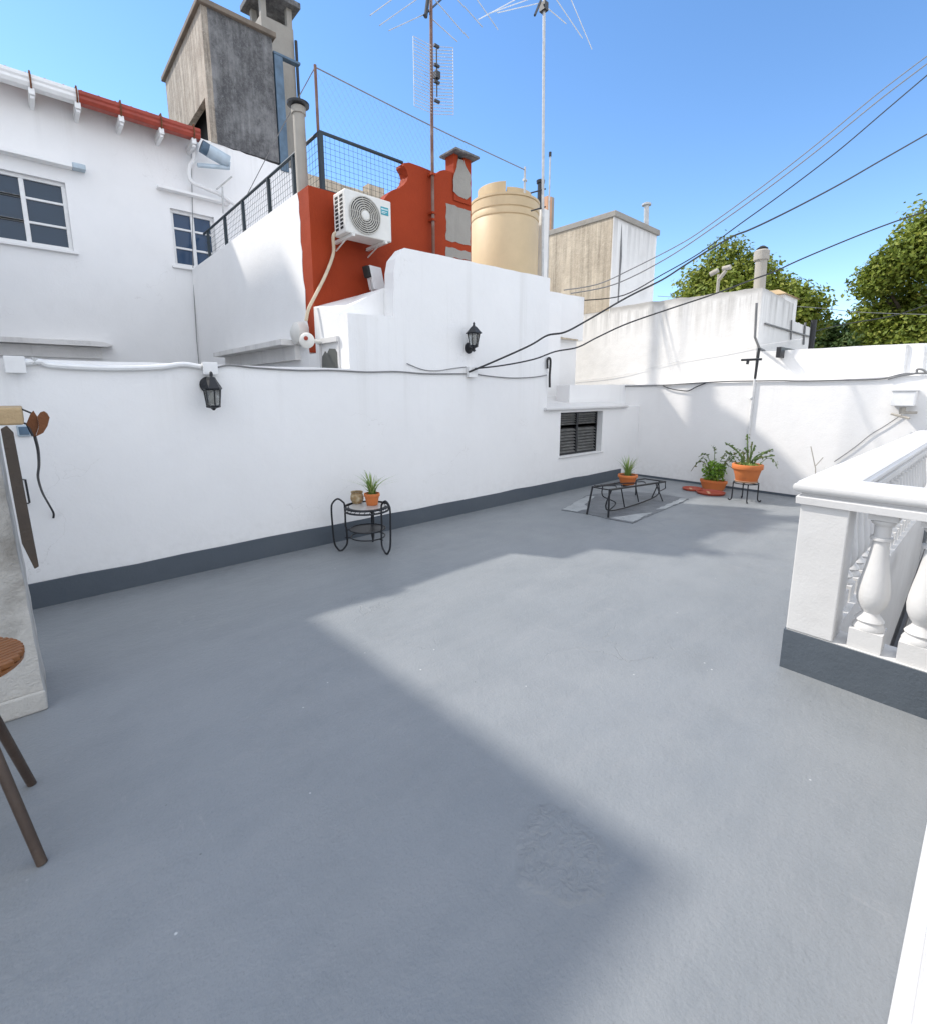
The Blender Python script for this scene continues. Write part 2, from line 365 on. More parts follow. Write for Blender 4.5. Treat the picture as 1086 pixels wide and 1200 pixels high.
# return of the lower step: a sloping-topped block running back from the face
x29 = P2((461, 371))[0]
y17 = YW+.171
b.add([(2.4,y17,0),(x29,y17,0),(x29,5.13,0),(2.4,5.13,0),(2.4,y17,2.28),(x29,y17,2.575),(x29,5.13,2.575),(2.4,5.13,2.395)],
      [(0,3,2,1),(4,5,6,7),(0,1,5,4),(1,2,6,5),(2,3,7,6),(3,0,4,7)])
b.box(x29+.002, x29+.2, y17, 5.12, 1.0, 2.574)
# right part under the ledge, around the louvred window
wx0, wx1, wz0, wz1 = 5.79, 6.90, .535, 1.195
b.box(xs, wx0, YW, YW+.27, 0, 1.25); b.box(wx1, XB, YW, YW+.27, 0, 1.25)
b.box(wx0, wx1, YW, YW+.27, 0, wz0); b.box(wx0, wx1, YW, YW+.27, wz1, 1.25)
b.build('wall_body', M['white'], tw)
b = MB(); b.xz([(-3.2, 0)] + jag([(-3.2, .185), (7.52, .180)], .33, .007) + [(7.52, 0)], YW-.016, YW-.001); b.build('skirting', M['base_grey'], tw)
# ledge roof, sloping up to the back
b = MB(); fz = 1.272
b.add([(xs-.06,YW-.055,fz-.035),(7.60,YW-.055,fz-.035),(7.60,4.68,fz-.035),(xs-.06,4.68,fz-.035),
       (xs-.06,YW-.055,fz),(7.60,YW-.055,fz),(7.60,4.68,fz+.05),(xs-.06,4.68,fz+.05)],
      [(0,3,2,1),(4,5,6,7),(0,1,5,4),(1,2,6,5),(2,3,7,6),(3,0,4,7)])
b.add([(xs,4.68,fz+.01),(6.4,4.68,fz+.01),(7.0,5.44,1.36),(xs+.6,5.44,1.36),(xs,4.68,fz+.05),(6.4,4.68,fz+.05),(7.0,5.44,1.44),(xs+.6,5.44,1.44)],
      [(0,3,2,1),(4,5,6,7),(0,1,5,4),(1,2,6,5),(2,3,7,6),(3,0,4,7)])
b.build('ledge_roof', M['rail_white'], tw, bevel=.008)
b = MB(); b.xz([(6.38, 1.24)] + jag([(6.38, 1.60), (XB+.2, 1.63)], .15, .005) + [(XB+.2, 1.24)], 4.69, 4.95); b.build('end_wall', M['white'], tw)
b = MB(); b.box(wx0, wx1, YW+.158, YW+.168, wz0, wz1); b.build('window_back', M['dark'], tw)
b = MB(); b.box(wx0-.02, wx1+.04, YW-.018, YW+.12, wz0-.022, wz0-.002); b.build('window_sill', M['rail_white'], tw, bevel=.004)
# louvred window
wn = MB(); yy = YW+.10
fr = .028
wn.box(wx0, wx1, yy, yy+.05, wz1-fr, wz1); wn.box(wx0, wx1, yy, yy+.05, wz0, wz0+fr)
wn.box(wx0, wx0+fr, yy, yy+.05, wz0+fr, wz1-fr); wn.box(wx1-fr, wx1, yy, yy+.05, wz0+fr, wz1-fr)
xm = (wx0+wx1)/2; wn.box(xm-.022, xm+.022, yy-.006, yy+.05, wz0+fr, wz1-fr)
zt = wz1-.22
wf = wn.build('window_frame', M['dark_metal'], tw, bevel=.003)
for (a, c_) in ((wx0+fr, xm-.022), (xm+.022, wx1-fr)):
    l = MB(); l.box(a, c_, yy+.005, yy+.045, zt-.014, zt+.014)
    nz = 8
    for i in range(nz):
        z = wz0+fr+.018 + i*(zt-.014-wz0-fr-.02)/nz
        l.obox(((a+c_)/2, yy+.03, z+.008), (1, 0, 0), (0, .8, .6), (0, -.6, .8), (c_-a)/2, .030, .003)
    for i in range(5):
        z = zt+.03 + i*.035
        l.obox(((a+c_)/2, yy+.03, z+.006), (1, 0, 0), (0, .8, .6), (0, -.6, .8), (c_-a)/2, .02, .003)
        l.build('louvre_panel', M['louvre'], wf)
# small opening in the return of the step (faces the house)
b = MB(); q = [onx(p, 2.4) for p in ((397, 427), (378, 427), (378, 401), (397, 398))]
y0, y1 = min(v.y for v in q), max(v.y for v in q); z0, z1 = 1.72, 2.03
b.box(2.365, 2.398, y0-.02, y1+.03, z1-.035, z1+.02); b.box(2.385, 2.399, y1-.005, y1+.03, z0, z1-.035); b.box(2.385, 2.399, y0-.02, y0+.01, z0, z1-.035)
sw = b.build('small_window', M['rail_white'], tw, bevel=.003)
b = MB(); b.yz([(y0+.01, z0), (y1-.005, z0), (y1-.03, z0+.15), (y1-.10, z0+.20), (y1-.14, z0+.17), (y1-.20, z0+.22), (y0+.07, z0+.21), (y0+.01, z0+.15)], 2.390, 2.396)
b.build('pane', M['pane_dirty'], sw)

# rooftop block further back at the right end of the terrace wall
rb = thing('rooftop_block', (7.1, 5.4, 1.4), 'plain white rendered block standing behind the ledge, right of the tall wall', 'building')
a0 = ony((630, 345), 5.4).x; a1 = ony((682, 345), 5.4); zt_ = ony((660, 344), 5.4).z
b = MB(); b.xz([(a0, 2.41)] + jag([(a0, zt_-.03), (a1.x, zt_)], .15, .006) + [(a1.x, 2.41)], 5.36, 6.3); b.build('upper_wall', M['white'], rb)
b = MB(); b.box(a0, a1.x-.10, 5.42, 6.3, .9, 2.409); b.build('lower_wall', M['white'], rb)
b = MB(); b.xz([(6.75, 2.395)] + jag([(7.45, 2.40), (7.45, 2.425), (6.75, 2.43)], .07, .006), 5.33, 5.359); b.build('drip_lip', M['beige'], rb)

# ------------------------------------------------------------------ back wall and the building over it
bw = thing('back_wall', (XB, 0, 0), 'low sunlit white boundary wall closing the far end of the terrace', 'wall')
b = MB(); b.yz([(4.69, 0)] + jag([(4.69, 1.625), (2.0, 1.64), (1.0, 1.69), (-4.5, 1.70)], .15, .004) + [(-4.5, 0)], XB, XB+.36); b.build('wall_body', M['back_white'], bw)
b = MB(); b.yz([(4.38, 0), (4.38, .032), (-4.5, .035), (-4.5, 0)], XB-.014, XB-.001); b.build('skirting', M['base_grey'], bw)
b = MB(); b.yz([(2.70, 1.6)] + jag([(2.70, 2.11), (-4.5, 2.06)], .2, .006) + [(-4.5, 1.6)], XB+.361, XB+.6); b.build('upper_wall', M['back_white'], bw)
b = MB()
for px in (1062, 1084):
    t_ = onx((px, 404), XB+.35); u_ = onx((px-5, 440), XB+.35)
    b.tube([t_, u_], .022, 8)
b.build('conduit', M['cable_white'], bw, smooth=True)

XU = XB+.35
nb = thing('neighbour_building', (XU+2, 4, -3.6), 'weathered white rendered building rising over the back wall with stained parapet', 'building')
yb = onx((893, 337), XU).y; ytw = onx((719, 249), XU).y
ztop = onx((893, 337), XU).z
b = MB()
b.yz([(yb, -3.6)] + jag([(yb, ztop), (4.2, ztop+.02), (ytw, ztop+.03)], .12, .010) + [(ytw, -3.6)], XU, XU+.30)
p1 = ony((930, 352), yb); p2 = ony((955, 376), yb)
b.xz([(XU+.30, -3.6), (XU+.30, ztop-.01)] + jag([(XU+.30, ztop-.01), (p1.x, ztop-.05), (p1.x, ztop-.32), (p2.x, ztop-.36)], .1, .010)[1:] + [(p2.x, -3.6)], yb, yb+.25)
b.box(XU+.30, p2.x, yb+.25, ytw, 1.5, 2.5); b.box(XU, XU+.30, ytw, 9.4, -3.6, 3.015)
b.build('wall', M['drip_white'], nb)
b = MB(); b.tube([ony((886, 355), yb-.03), ony((884, 395), yb-.03), ony((889, 408), yb-.03), ony((895, 411), yb-.03)], .018, 8)
b.build('drain_pipe', M['cable_grey'], nb, smooth=True)
b = MB(); b.tube([ony((896, 379), yb-.02), ony((940, 392), yb-.02), ony((955, 396), yb-.02)], .014, 6); b.tube([ony((927, 375), yb-.02), ony((926, 398), yb-.02)], .012, 6); b.tube([ony((943, 378), yb-.02), ony((941, 404), yb-.02)], .016, 6)
b.build('wall_pipe', M['cable_grey'], nb)
b = MB(); a_, c_ = ony((912, 409), yb-.35), ony((952, 405), yb-.35); b.box(a_.x, c_.x, yb-.38, yb-.32, a_.z-.12, a_.z+.03); b.build('tar_strip', M['cable_black'], nb)
b = MB(); a_, c_ = ony((953.5, 375), yb-.3), ony((950, 405), yb-.3); b.tube([c_-UPZ*.3, a_], .045, 8); b.build('standpipe', M['cable_black'], nb)
b = MB(); xs_ = p2.x
b.box(p2.x, p2.x+3.5, yb-1.0, yb-.6, -3.6, ony((975, 404), yb-.6).z); b.build('side_wall', M['old_white'], nb)

t2 = thing('roof_tank_house', (XU+.8, 6.2, 2.9), 'square stained beige and white roof house with thin slab roof behind the tall wall', 'building')
zt2 = onx((719, 249), XU).z; x2 = ony((771, 272), ytw).x
b = MB(); b.cur = 0
b.box(XU+.005, XU+.2, ytw+.01, 9.2, 3.02, zt2-.07); b.build('side_wall', M['beige'], t2)
b = MB(); b.box(XU+.201, x2-.06, ytw, ytw+.2, 2.4, zt2-.07); b.box(XU-.004, XU+.200, ytw-.004, ytw+.009, 2.9, zt2-.07); b.build('front_wall', M['drip_tank'], t2)
b = MB(); b.box(x2-.26, x2-.06, ytw+.2, 9.2, 2.4, zt2-.07); b.build('far_wall', M['old_white'], t2)
b = MB(); b.box(XU-.015, x2, ytw-.04, 9.25, zt2-.07, zt2+.035); b.build('roof_slab', M['grey_render'], t2, bevel=.01)
b = MB(); b.tube([onx((727, 262), XU+.28)*1 - Vector((0,0,0)), onx((727, 300), XU+.28), onx((723, 355), XU+.28)], .02, 8)
o = b.build('downpipe', M['cable_grey'], t2); o.location.y -= 0
c0 = ony((757, 262), ytw+.5); c1 = ony((757, 240), ytw+.5)
vp = thing('vent_pipe', c0, 'slim capped metal vent pipe on the roof of the beige tank house', 'pipe')
b = MB(); b.tube([c0-UPZ*.15, c1-UPZ*.02], .055, 12); b.build('pipe', M['galv'], vp, smooth=True)
b = MB(); b.lathe([(.05, 0), (.10, .015), (.10, .05), (.02, .085)], c1-UPZ*.03, 14); b.build('cowl', M['galv'], vp, smooth=True)

c0 = onx((890, 337), XU+.45); c1 = onx((892.5, 293), XU+.45)
rp = thing('rooftop_flue', c0, 'tall round cement flue pipe standing on the corner of the white neighbour building', 'chimney')
b = MB(); b.tube([c0-UPZ*.5, c1], .085, 14); b.build('pipe', M['flue'], rp, smooth=True)
b = MB(); b.lathe([(.10, -.16), (.11, -.15), (.11, -.02), (.085, 0)], c1, 14); b.build('collar', M['flue'], rp, smooth=True)
b = MB(); b.lathe([(.075, .0), (.085, .02), (.03, .06)], c1, 12); b.build('cap', M['dark'], rp, smooth=True)
c0 = onx((840, 343), XU+1.6)
tp = thing('twin_vent', c0, 'small forked grey vent pipe on the parapet left of the cement flue', 'pipe')
b = MB(); zz = onx((840, 322), XU+1.6).z
b.tube([c0-UPZ*.6, (c0.x, c0.y, zz)], .03, 8); b.tube([(c0.x, c0.y, zz-.1), (c0.x, c0.y-.12, zz+.05)], .035, 8); b.build('stem', M['flue'], tp)
b = MB(); b.tube([(c0.x, c0.y+.16, zz+.03), (c0.x, c0.y+.02, zz+.08)], .045, 10); b.tube([(c0.x, c0.y-.20, zz+.10), (c0.x, c0.y-.06, zz+.09)], .045, 10); b.build('cowl', M['flue'], tp)
c0 = ony((925, 372), yb+.45)
st = thing('chimney_stub', c0, 'short square white chimney with a yellowed top behind the stained parapet step', 'chimney')
b = MB(); x0, x1 = ony((917, 350), yb+.45).x, ony((934, 350), yb+.45).x; z1 = ony((925, 347), yb+.45).z
b.box(x0+.1, x1, yb+.45, yb+.95, 2.2, z1); b.build('stack', M['old_white'], st)
b = MB(); b.add([(x0,yb+.40,z1),(x1+.05,yb+.40,z1),(x1+.05,yb+1.0,z1),(x0,yb+1.0,z1),(x0+.2,yb+.6,z1+.12),(x1-.2,yb+.6,z1+.12),(x1-.2,yb+.8,z1+.12),(x0+.2,yb+.8,z1+.12)],
      [(0,3,2,1),(4,5,6,7),(0,1,5,4),(1,2,6,5),(2,3,7,6),(3,0,4,7)]); b.build('cap', M['tan_stone'], st)

# ------------------------------------------------------------------ the neighbour's house on the left
YH = 9.88
hs = thing('white_house', (1.5, YH, -3.6), 'two storey white rendered house with tiled eave, gutter and windows above the terrace wall', 'house')
def H2(p): w = ony(p, YH); return w.x, w.z
W1 = (-.80, .80, 3.62, 4.58); W2 = (2.16, 2.84, 3.64, 4.55)
b = MB(); xr = 4.62; zc = 5.60; ze_ = 5.79
b.box(-6, 2.60, YH, YH+.3, zc, ze_); b.box(-6, W1[0], YH, YH+.3, -3.6, zc); b.box(W1[1], W2[0], YH, YH+.3, -3.6, zc)
b.box(W1[0], W1[1], YH, YH+.3, -3.6, W1[2]); b.box(W1[0], W1[1], YH, YH+.3, W1[3], zc)
b.box(W2[0], W2[1], YH, YH+.3, -3.6, W2[2]); b.box(W2[0], W2[1], YH, YH+.3, W2[3], zc)
b.box(W2[1], xr, YH, YH+.3, -3.6, zc); b.xz([(2.66, zc)] + jag([(2.66, 5.80), (2.95, 5.79), (4.1, 5.74), (xr, 5.76)], .1, .012) + [(xr, zc)], YH, YH+.3)
# made-up wing and taller storey, unseen at left, added to cast shadows
b.xy([(-6, 3.93), (-.585, 3.93), (-.80, YH), (-6, YH)], -3.6, 4.10)
b.box(-6, -.50, 10.95, 15.5, 5.0, 9.2)
b.build('wall', M['house_white'], hs)
# roof
b = MB(); ye, ze = YH-.30, 5.70
b.add([(-6,ye,ze),(2.62,ye,ze),(2.62,10.5,ze+.30),(-6,10.5,ze+.30),(-6,ye,ze+.05),(2.62,ye,ze+.05),(2.62,10.5,ze+.36),(-6,10.5,ze+.36)],
      [(0,3,2,1),(4,5,6,7),(0,1,5,4),(1,2,6,5),(2,3,7,6),(3,0,4,7)])
for i in range(43):
    x = -5.9+i*.2
    b.tube([(x, ye-.03, ze+.045), (x, 10.5, ze+.36)], .045, 8)
rf = b.build('roof', M['tile'], hs)
b = MB()
xr0 = ony((93, 121), 9.5).x
def gut(x0, x1):
    m = MB(); pr = []
    for t in range(9):
        a = PI + PI*t/8; pr.append((9.52+.075*math.cos(a), 5.68+.10*math.sin(a)))
    pr += [(9.595, 5.73), (9.60, 5.73), (9.60, 5.56), (9.52, 5.565), (9.43, 5.66), (9.425, 5.735), (9.445, 5.735)]
    pr = [(9.43, 5.735), (9.43, 5.69), (9.445, 5.665), (9.44, 5.63), (9.47, 5.585), (9.60, 5.585), (9.60, 5.735)]
    m.yz(pr, x0, x1); return m
gut(-6, xr0).build('gutter', M['white_metal'], hs, bevel=.006); gut(xr0+.002, 2.62).build('gutter', M['gut_red'], hs, bevel=.006)
hk = [ony((p, 100+p*.31), 9.5).x for p in (38, 92, 143, 190, 228)] + [-.5, -1.1]
for x in hk:
    m = MB(); m.box(x-.034, x+.034, 9.47, YH, 5.50, 5.584); m.box(x-.024, x+.024, 9.50, YH, 5.46, 5.499); m.build('rafter_end', M['white_metal'], hs, bevel=.006)
    m = MB(); m.tube([(x, 9.60, 5.78), (x, 9.43, 5.765), (x, 9.418, 5.69), (x, 9.43, 5.62), (x, 9.47, 5.575)], .011, 6); m.build('gutter_hook', M['rust'], hs)
# windows
def window(W, cols, rows, gm, bars=False):
    x0, x1, z0, z1 = W; m = MB(); t = .05; y = YH+.06
    m.box(x0, x1, y, y+.07, z1-t, z1); m.box(x0, x1, y, y+.07, z0, z0+t); m.box(x0, x0+t, y, y+.07, z0+t, z1-t); m.box(x1-t, x1, y, y+.07, z0+t, z1-t)
    for c in cols: m.box(c-.028, c+.028, y+.004, y+.066, z0+t, z1-t)
    for r_ in rows:
        xx = [x0+t]+[v for c in cols for v in (c-.028, c+.028)]+[x1-t]
        for a, c in zip(xx[::2], xx[1::2]): m.box(a, c, y+.01, y+.06, r_-.016, r_+.016)
    f = m.build('window_frame', M['white_metal'], hs, bevel=.005)
    p = MB(); p.box(x0+t*.5, x1-t*.5, y+.036, y+.042, z0+t*.5, z1-t*.5); p.build('pane', gm, f)
    p = MB(); p.box(x0-.05, x1+.05, YH-.05, YH-.001, z0-.05, z0-.012); p.build('window_sill', M['house_white'], f, bevel=.004)
    if bars:
        p = MB()
        for i in range(9): x = x0+.06+i*(x1-x0-.12)/8; p.tube([(x, YH+.02, z0+.01), (x, YH+.02, z1-.01)], .008, 6)
        p.build('bars', M['dark_metal'], f)
    return f
window(W1, [.30, -.30], [3.95, 4.28], M['pane']); window(W2, [2.50], [3.95, 4.26], M['pane_blue'])
b = MB(); b.box(-1.2, .90, YH-.16, YH-.001, 4.77, 4.82); b.build('window_hood', M['house_white'], hs, bevel=.006)
b = MB(); b.box(.902, 1.06, YH-.15, YH-.001, 4.775, 4.85); b.build('hood_end', M['fitting'], hs, bevel=.01)
b = MB(); b.box(1.99, 3.10, YH-.14, YH-.001, 4.79, 4.83); b.build('window_hood', M['house_white'], hs, bevel=.006)
b = MB(); b.xz([(-1.5, 2.20)] + jag([(-1.5, 2.27), (1.0, 2.27), (1.13, 2.23)], .12, .006) + [(1.05, 2.20)], YH-.20, YH-.001); b.box(-1.5, .98, YH-.04, YH-.001, 2.02, 2.19); b.build('lower_window_hood', M['old_white'], hs)
# eave fitting and downpipe at the corner
b = MB(); p = [ony(q_, 9.55) for q_ in ((236, 171), (244, 176), (268, 190))]
b.tube(p[:2], .10, 14); fo = b.build('duct_elbow', M['blue_metal'], hs, smooth=True)
b = MB(); b.tube([p[1], p[2]], .105, 14); b.tube([p[2], p[2]+Vector((0, 0, -.09)), ony((232, 193.5), 9.55)], .035, 8); b.build('duct_sleeve', M['fitting'], hs, smooth=True)
b = MB(); b.tube(spline([ony(q_, 9.7) for q_ in ((231, 168), (227, 188), (222, 196), (224, 212), (240, 220), (258, 228), (276, 240))], 6), .035, 8); b.build('downpipe', M['white_metal'], hs, smooth=True)
b = MB(); b.tube([ony((262, 250), YH-.25), ony((261, 219), YH-.25)], .014, 6); b.tube([ony((254, 222), YH-.25), ony((272, 207), YH-.25)], .014, 6); b.build('roof_bracket', M['galv'], hs)
cr = thing('wall_cable', ony((226, 320), YH-.02), 'thin dark cable dropping down the house corner crease below the barred window', 'cable')
b = MB(); b.tube([ony(q_, YH-.02) for q_ in ((224, 160), (226, 250), (226.5, 317))] + [ony(q_, YH-.02) for q_ in ((228, 350), (231, 400), (234, 430))], .0055, 6); b.build('lead', M['cable_grey'], cr)

# concrete tower on the house
T0, T1 = 2.90, 4.08; ZB, ZT = 5.62, 7.86
tr = thing('concrete_tower', (3.5, 10.2, ZB), 'tall sooty concrete tower with an overhanging slab at the white house roof corner', 'tower')
YF = YH-.012
b = MB(); b.box(T0+.10, T1, YF, YF+.2, 5.78, ZT); b.build('front_wall', M['conc_dark'], tr)
zo = 6.53; yo = 11.5
b = MB(); b.box(T0, T0+.099, YF, YF+.16, 5.78, ZT); b.box(T0, T0+.099, YF+.16, 12.6, zo, ZT); b.box(T0, T0+.099, yo, 12.6, 5.3, zo); b.build('side_wall', M['conc_side'], tr)
b = MB(); b.box(T1-.15, T1-.002, YF+.2, 12.6, 5.3, ZT); b.box(T0+.1, T1-.15, 12.4, 12.6, 5.3, ZT); b.build('rear_wall', M['conc_side'], tr)
b = MB(); b.box(T0+.25, T0+.30, YF+.2, yo+.6, 5.3, zo+.3); b.build('opening_shade', M['dark'], tr)  # dark sheet standing in for the shade inside the opening
b = MB(); b.box(T0-.06, T1+.06, YF-.07, 12.68, ZT, ZT+.085); b.build('roof_slab', M['slab'], tr, bevel=.012)
fl = thing('square_chimney', (4.45, 10.4, 5.6), 'tall square concrete chimney with a flat cap on posts, right of the sooty tower', 'chimney')
b = MB(); zc1 = 8.50
b.box(4.10, 4.72, 10.35, 10.95, 5.6, zc1); b.build('stack', M['grey_render'], fl)
for x in (4.16, 4.66):
    for y in (10.41, 10.89):
        m = MB(); m.box(x-.05, x+.05, y-.05, y+.05, zc1, zc1+.34); m.build('cap_post', M['grey_render'], fl)
b = MB(); b.box(3.98, 4.84, 10.22, 11.08, zc1+.34, zc1+.44); b.build('cap_slab', M['conc_dark'], fl, bevel=.01)
b = MB(); b.tube([(4.745, 10.31, zc1-.2), (4.745, 10.31, 5.7)], .03, 8); b.build('drain_pipe', M['cable_black'], fl)
dc = thing('blue_duct', (4.2, 9.9, 5.7), 'blue grey sheet metal duct running down between tower and square chimney', 'duct')
b = MB(); b.box(4.10, 4.26, YF-.02, YF+.2, 5.66, 7.62); b.build('duct', M['blue_metal'], dc, bevel=.01)
b = MB(); b.box(4.09, 4.60, YF-.024, YF+.10, 7.62, 7.66); b.build('flange', M['blue_metal'], dc, bevel=.004)
pb = thing('roof_parapet', (5.6, 9.9, 5.0), 'stained beige parapet seen through the mesh fence behind the red wall', 'wall')
b = MB(); b.xz([(xr+.01, 3.3)] + jag([(xr+.01, 5.78), (6.05, 5.78), (6.05, 5.96), (6.45, 5.96), (6.45, 5.70), (6.5, 5.70)], .15, .012) + [(6.5, 3.3)], YH+.05, YH+.3); b.build('wall', M['beige'], pb)

# ------------------------------------------------------------------ fence wall and red wall
YR = 5.13; XF = 2.405; ZF = 3.60
fwl = thing('side_wall', (XF, 7.5, -3.6), 'white wall running back to the house below the mesh fence, painted red at its near end', 'wall')
b = MB(); b.box(XF, XF+.22, 5.62, YH, -3.6, ZF); b.build('wall_body', M['house_white'], fwl)
b = MB(); b.yz([(5.62, -3.6), (5.62, ZF)] + [(5.40, ZF)] + jag([(5.40, ZF), (5.36, 3.3), (5.37, 2.9), (5.34, 2.5), (5.30, 2.1), (5.33, 1.6)], .09, .02)[1:] + [(5.33, -3.6)], XF, XF+.22); b.box(XF+.001, XF+.216, YR, 5.329, -3.6, 1.915); b.build('white_end', M['house_white'], fwl)
b = MB(); b.yz([(YR, 1.92), (YR, ZF)] + [(5.40, ZF-.001)] + [(5.40, 1.96), (5.3, 1.93)], XF+.004, XF+.216); b.build('red_end', M['red'], fwl)
b = MB(); q0, q1 = onx((270, 421), XF), onx((344, 410), XF)
b.box(XF-.22, XF-.001, 5.55, 8.2, 2.02, 2.08); b.box(XF-.06, XF-.001, 5.55, 8.2, 1.86, 2.019); b.build('window_hood', M['old_white'], fwl)

rw = thing('red_wall', (3.6, YR, 2.0), 'brick red painted parapet wall with a scrolled top behind the white step', 'wall')
def RZ(p): w = ony(p, YR); return (w.x, w.z)
curve = [RZ(p) for p in ((392, 226), (448, 238), (451, 232.5), (456, 226), (461, 222.5), (468, 220.5), (473, 217), (477, 212), (478.5, 206), (477, 200), (473.5, 194), (473.5, 191), (480, 190.5), (493, 195), (505, 200), (512, 203.5), (516, 200), (521, 199), (530, 202), (552, 209))]
b = MB(); poly = [(XF+.217, 1.9), (XF+.217, ZF)] + curve + [(curve[-1][0], 1.9)]
b.xz(poly, YR, YR+.16); b.build('wall_body', M['red'], rw)
def patch(pp):
    q_ = [RZ(p) for p in pp]; return jag(q_+[q_[0]], .05, .010)[:-1]
b = MB(); b.xz(patch([(522.5, 238), (529, 240), (551, 247.5), (551, 288), (541, 286), (522.5, 281)]), YR-.004, YR-.0005); b.xz(patch([(522.5, 289), (551, 296), (551, 306), (522, 300)]), YR-.004, YR-.0005); b.build('bare_render', M['grey_render'], rw)
rc = thing('red_chimney', (4.7, YR, 3.6), 'red painted chimney with a thin slab cap and peeling render, on the red wall', 'chimney')
xc0, xc1 = RZ((531, 200))[0], RZ((551, 200))[0]; zc1 = ony((535, 181), YR-.014).z
b = MB(); b.box(xc0, xc1, YR-.014, YR+.15, ony((540, 237), YR-.014).z, zc1-.20); b.box(xc0, xc0+.07, YR-.014, YR+.15, zc1-.20, zc1); b.box(xc1-.13, xc1, YR-.014, YR+.15, zc1-.20, zc1); b.box(xc0+.07, xc1-.13, YR+.08, YR+.15, zc1-.2, zc1)
b.build('stack', M['red'], rc)
b = MB(); b.box(xc0-.055, xc1+.055, YR-.12, YR+.21, zc1, zc1+.028); b.build('cap_slab', M['conc_dark'], rc, bevel=.006)
b = MB(); q_ = [(ony(p, YR-.014).x, ony(p, YR-.014).z) for p in ((537, 186), (543, 188), (548, 200), (551, 205), (551, 230), (546, 234), (537, 230), (531, 224), (532, 205))]
b.xz(jag(q_+[q_[0]], .05, .012)[:-1], YR-.0185, YR-.0145); b.build('bare_render', M['grey_render'], rc)

nr = thing('roof_terrace', (4.5, 7.5, -3.6), 'flat roofed white building block carrying the water tank behind the tall wall', 'building')
b = MB(); b.box(XF+.23, 6.9, YR+.17, YH-.01, -3.6, 2.95); b.build('wall', M['house_white'], nr)

# mesh fence
XFN = 2.63; YFN = 5.25; ZR = 4.21
fc = thing('mesh_fence', (XFN, YFN, ZF), 'dark wire mesh roof fence with thin posts on the white side wall', 'fence')
xe = ony((472, 191), YFN).x
b = MB(); b.tube([(XFN, 9.8, ZR), (XFN, YFN, ZR), (xe, YFN, ZR)], .018, 8); b.tube([(XFN, 9.8, ZF+.05), (XFN, YFN, ZF+.05), (xe-.3, YFN, ZF+.05)], .008, 6); b.build('rail', M['mesh'], fc)
for y in (9.55, 8.6, 7.75, 6.75, 5.95):
    m = MB(); m.box(XFN-.02, XFN+.02, y-.02, y+.02, ZF-.6, ZR-.015); m.build('post', M['mesh'], fc)
m = MB(); m.box(XFN-.022, XFN+.022, YFN-.022, YFN+.022, ZF-.5, ZR-.015); m.build('post', M['mesh'], fc)
def meshwire(m, a, b_, z0, z1, step, r):
    a, b_ = Vector(a), Vector(b_); L = (b_-a).length; n = int(L/step)
    for i in range(n+1):
        p = a+(b_-a)*(i/n); m.tube([(p.x, p.y, z0), (p.x, p.y, z1)], r, 4, False)
    nz = int((z1-z0)/step)
    for i in range(nz+1):
        z = z0+i*(z1-z0)/nz; m.tube([(a.x, a.y, z), (b_.x, b_.y, z)], r, 4, False)
m = MB(); meshwire(m, (XFN, YFN, 0), (xe, YFN, 0), ZF+.03, ZR-.02, .055, .0017); m.build('wire_mesh', M['mesh'], fc)
m = MB(); meshwire(m, (XFN, 9.75, 0), (XFN, YFN, 0), ZF+.03, ZR-.02, .07, .0018); m.build('wire_mesh', M['mesh'], fc)
# tall net above it
tn = thing('net_screen', (XFN, YFN+.04, ZR), 'tall slim pole with faint diamond netting strung above the mesh fence', 'net')
zp = ony((374, 75), YFN).z
b = MB(); b.tube([(XFN, YFN+.04, ZF), (XFN, YFN+.04, zp)], .016, 8); b.build('pole', M['mast_rust'], tn)
xe2 = ony((617, 198), YFN).x
b = MB(); b.tube(spline([(XFN, YFN+.04, zp-.02), ((XFN+xe2)/2, YFN+.04, zp-.075), (xe2, YFN+.04, 4.76)], 8), .007, 6); b.tube([(XFN, YFN+.04, zp-.02), (XFN, 6.2, zp-.25), (XFN, 7.6, ZR)], .005, 6); b.build('top_wire', M['cable_grey'], tn)
m = MB(); sp = .075; zlo = ZR; 
for i in range(-10, 45):
    x0 = XFN + i*sp
    for sgn in (1, -1):
        pa = (x0, zlo) if sgn == 1 else (x0+(zp-zlo-.05)*.75, zlo)
        pts = []
        for t in range(0, 9):
            zz = zlo+(zp-.06-zlo)*t/8; xx = x0+(zz-zlo)*.75*sgn
            if XFN < xx < XFN+2.2 : pts.append((xx, YFN+.04, zz))
        if len(pts) > 1: m.tube(pts, .0007, 3, False)
m.build('netting', M['cable_grey'], tn)
np_ = thing('wire_post', (xe2, YFN+.04, 3), 'short thin rod behind the tan water tank holding the net wire', 'post')
b = MB(); b.tube([(xe2, YFN+.04, 4.42), (xe2, YFN+.04, 4.80)], .016, 8); b.build('rod', M['galv'], np_)
b = MB(); b.tube([(xe2-.03, YFN+.04, 4.62), (xe2+.03, YFN+.04, 4.62)], .022, 8); b.build('clamp', M['galv'], np_)

# stove pipe at the end of the fence wall
sv = thing('stove_pipe', (2.49, 5.46, ZF), 'round metal stove pipe with a dark disc rain cap at the red corner', 'chimney')
zcap = ony((348, 122), 5.46).z
b = MB(); b.tube([(2.50, 5.46, ZF), (2.50, 5.46, zcap-.02)], .062, 18); b.build('pipe', M['flue'], sv, smooth=True)
b = MB(); b.lathe([(.06, -.10), (.075, -.095), (.075, -.03), (.06, -.025)], (2.50, 5.46, zcap), 18); b.build('collar', M['flue'], sv, smooth=True)
b = MB(); b.lathe([(.09, -.02), (.112, -.012), (.115, .01), (.06, .035), (.01, .045)], (2.50, 5.46, zcap), 24); b.build('rain_cap', M['dark_metal'], sv, smooth=True)

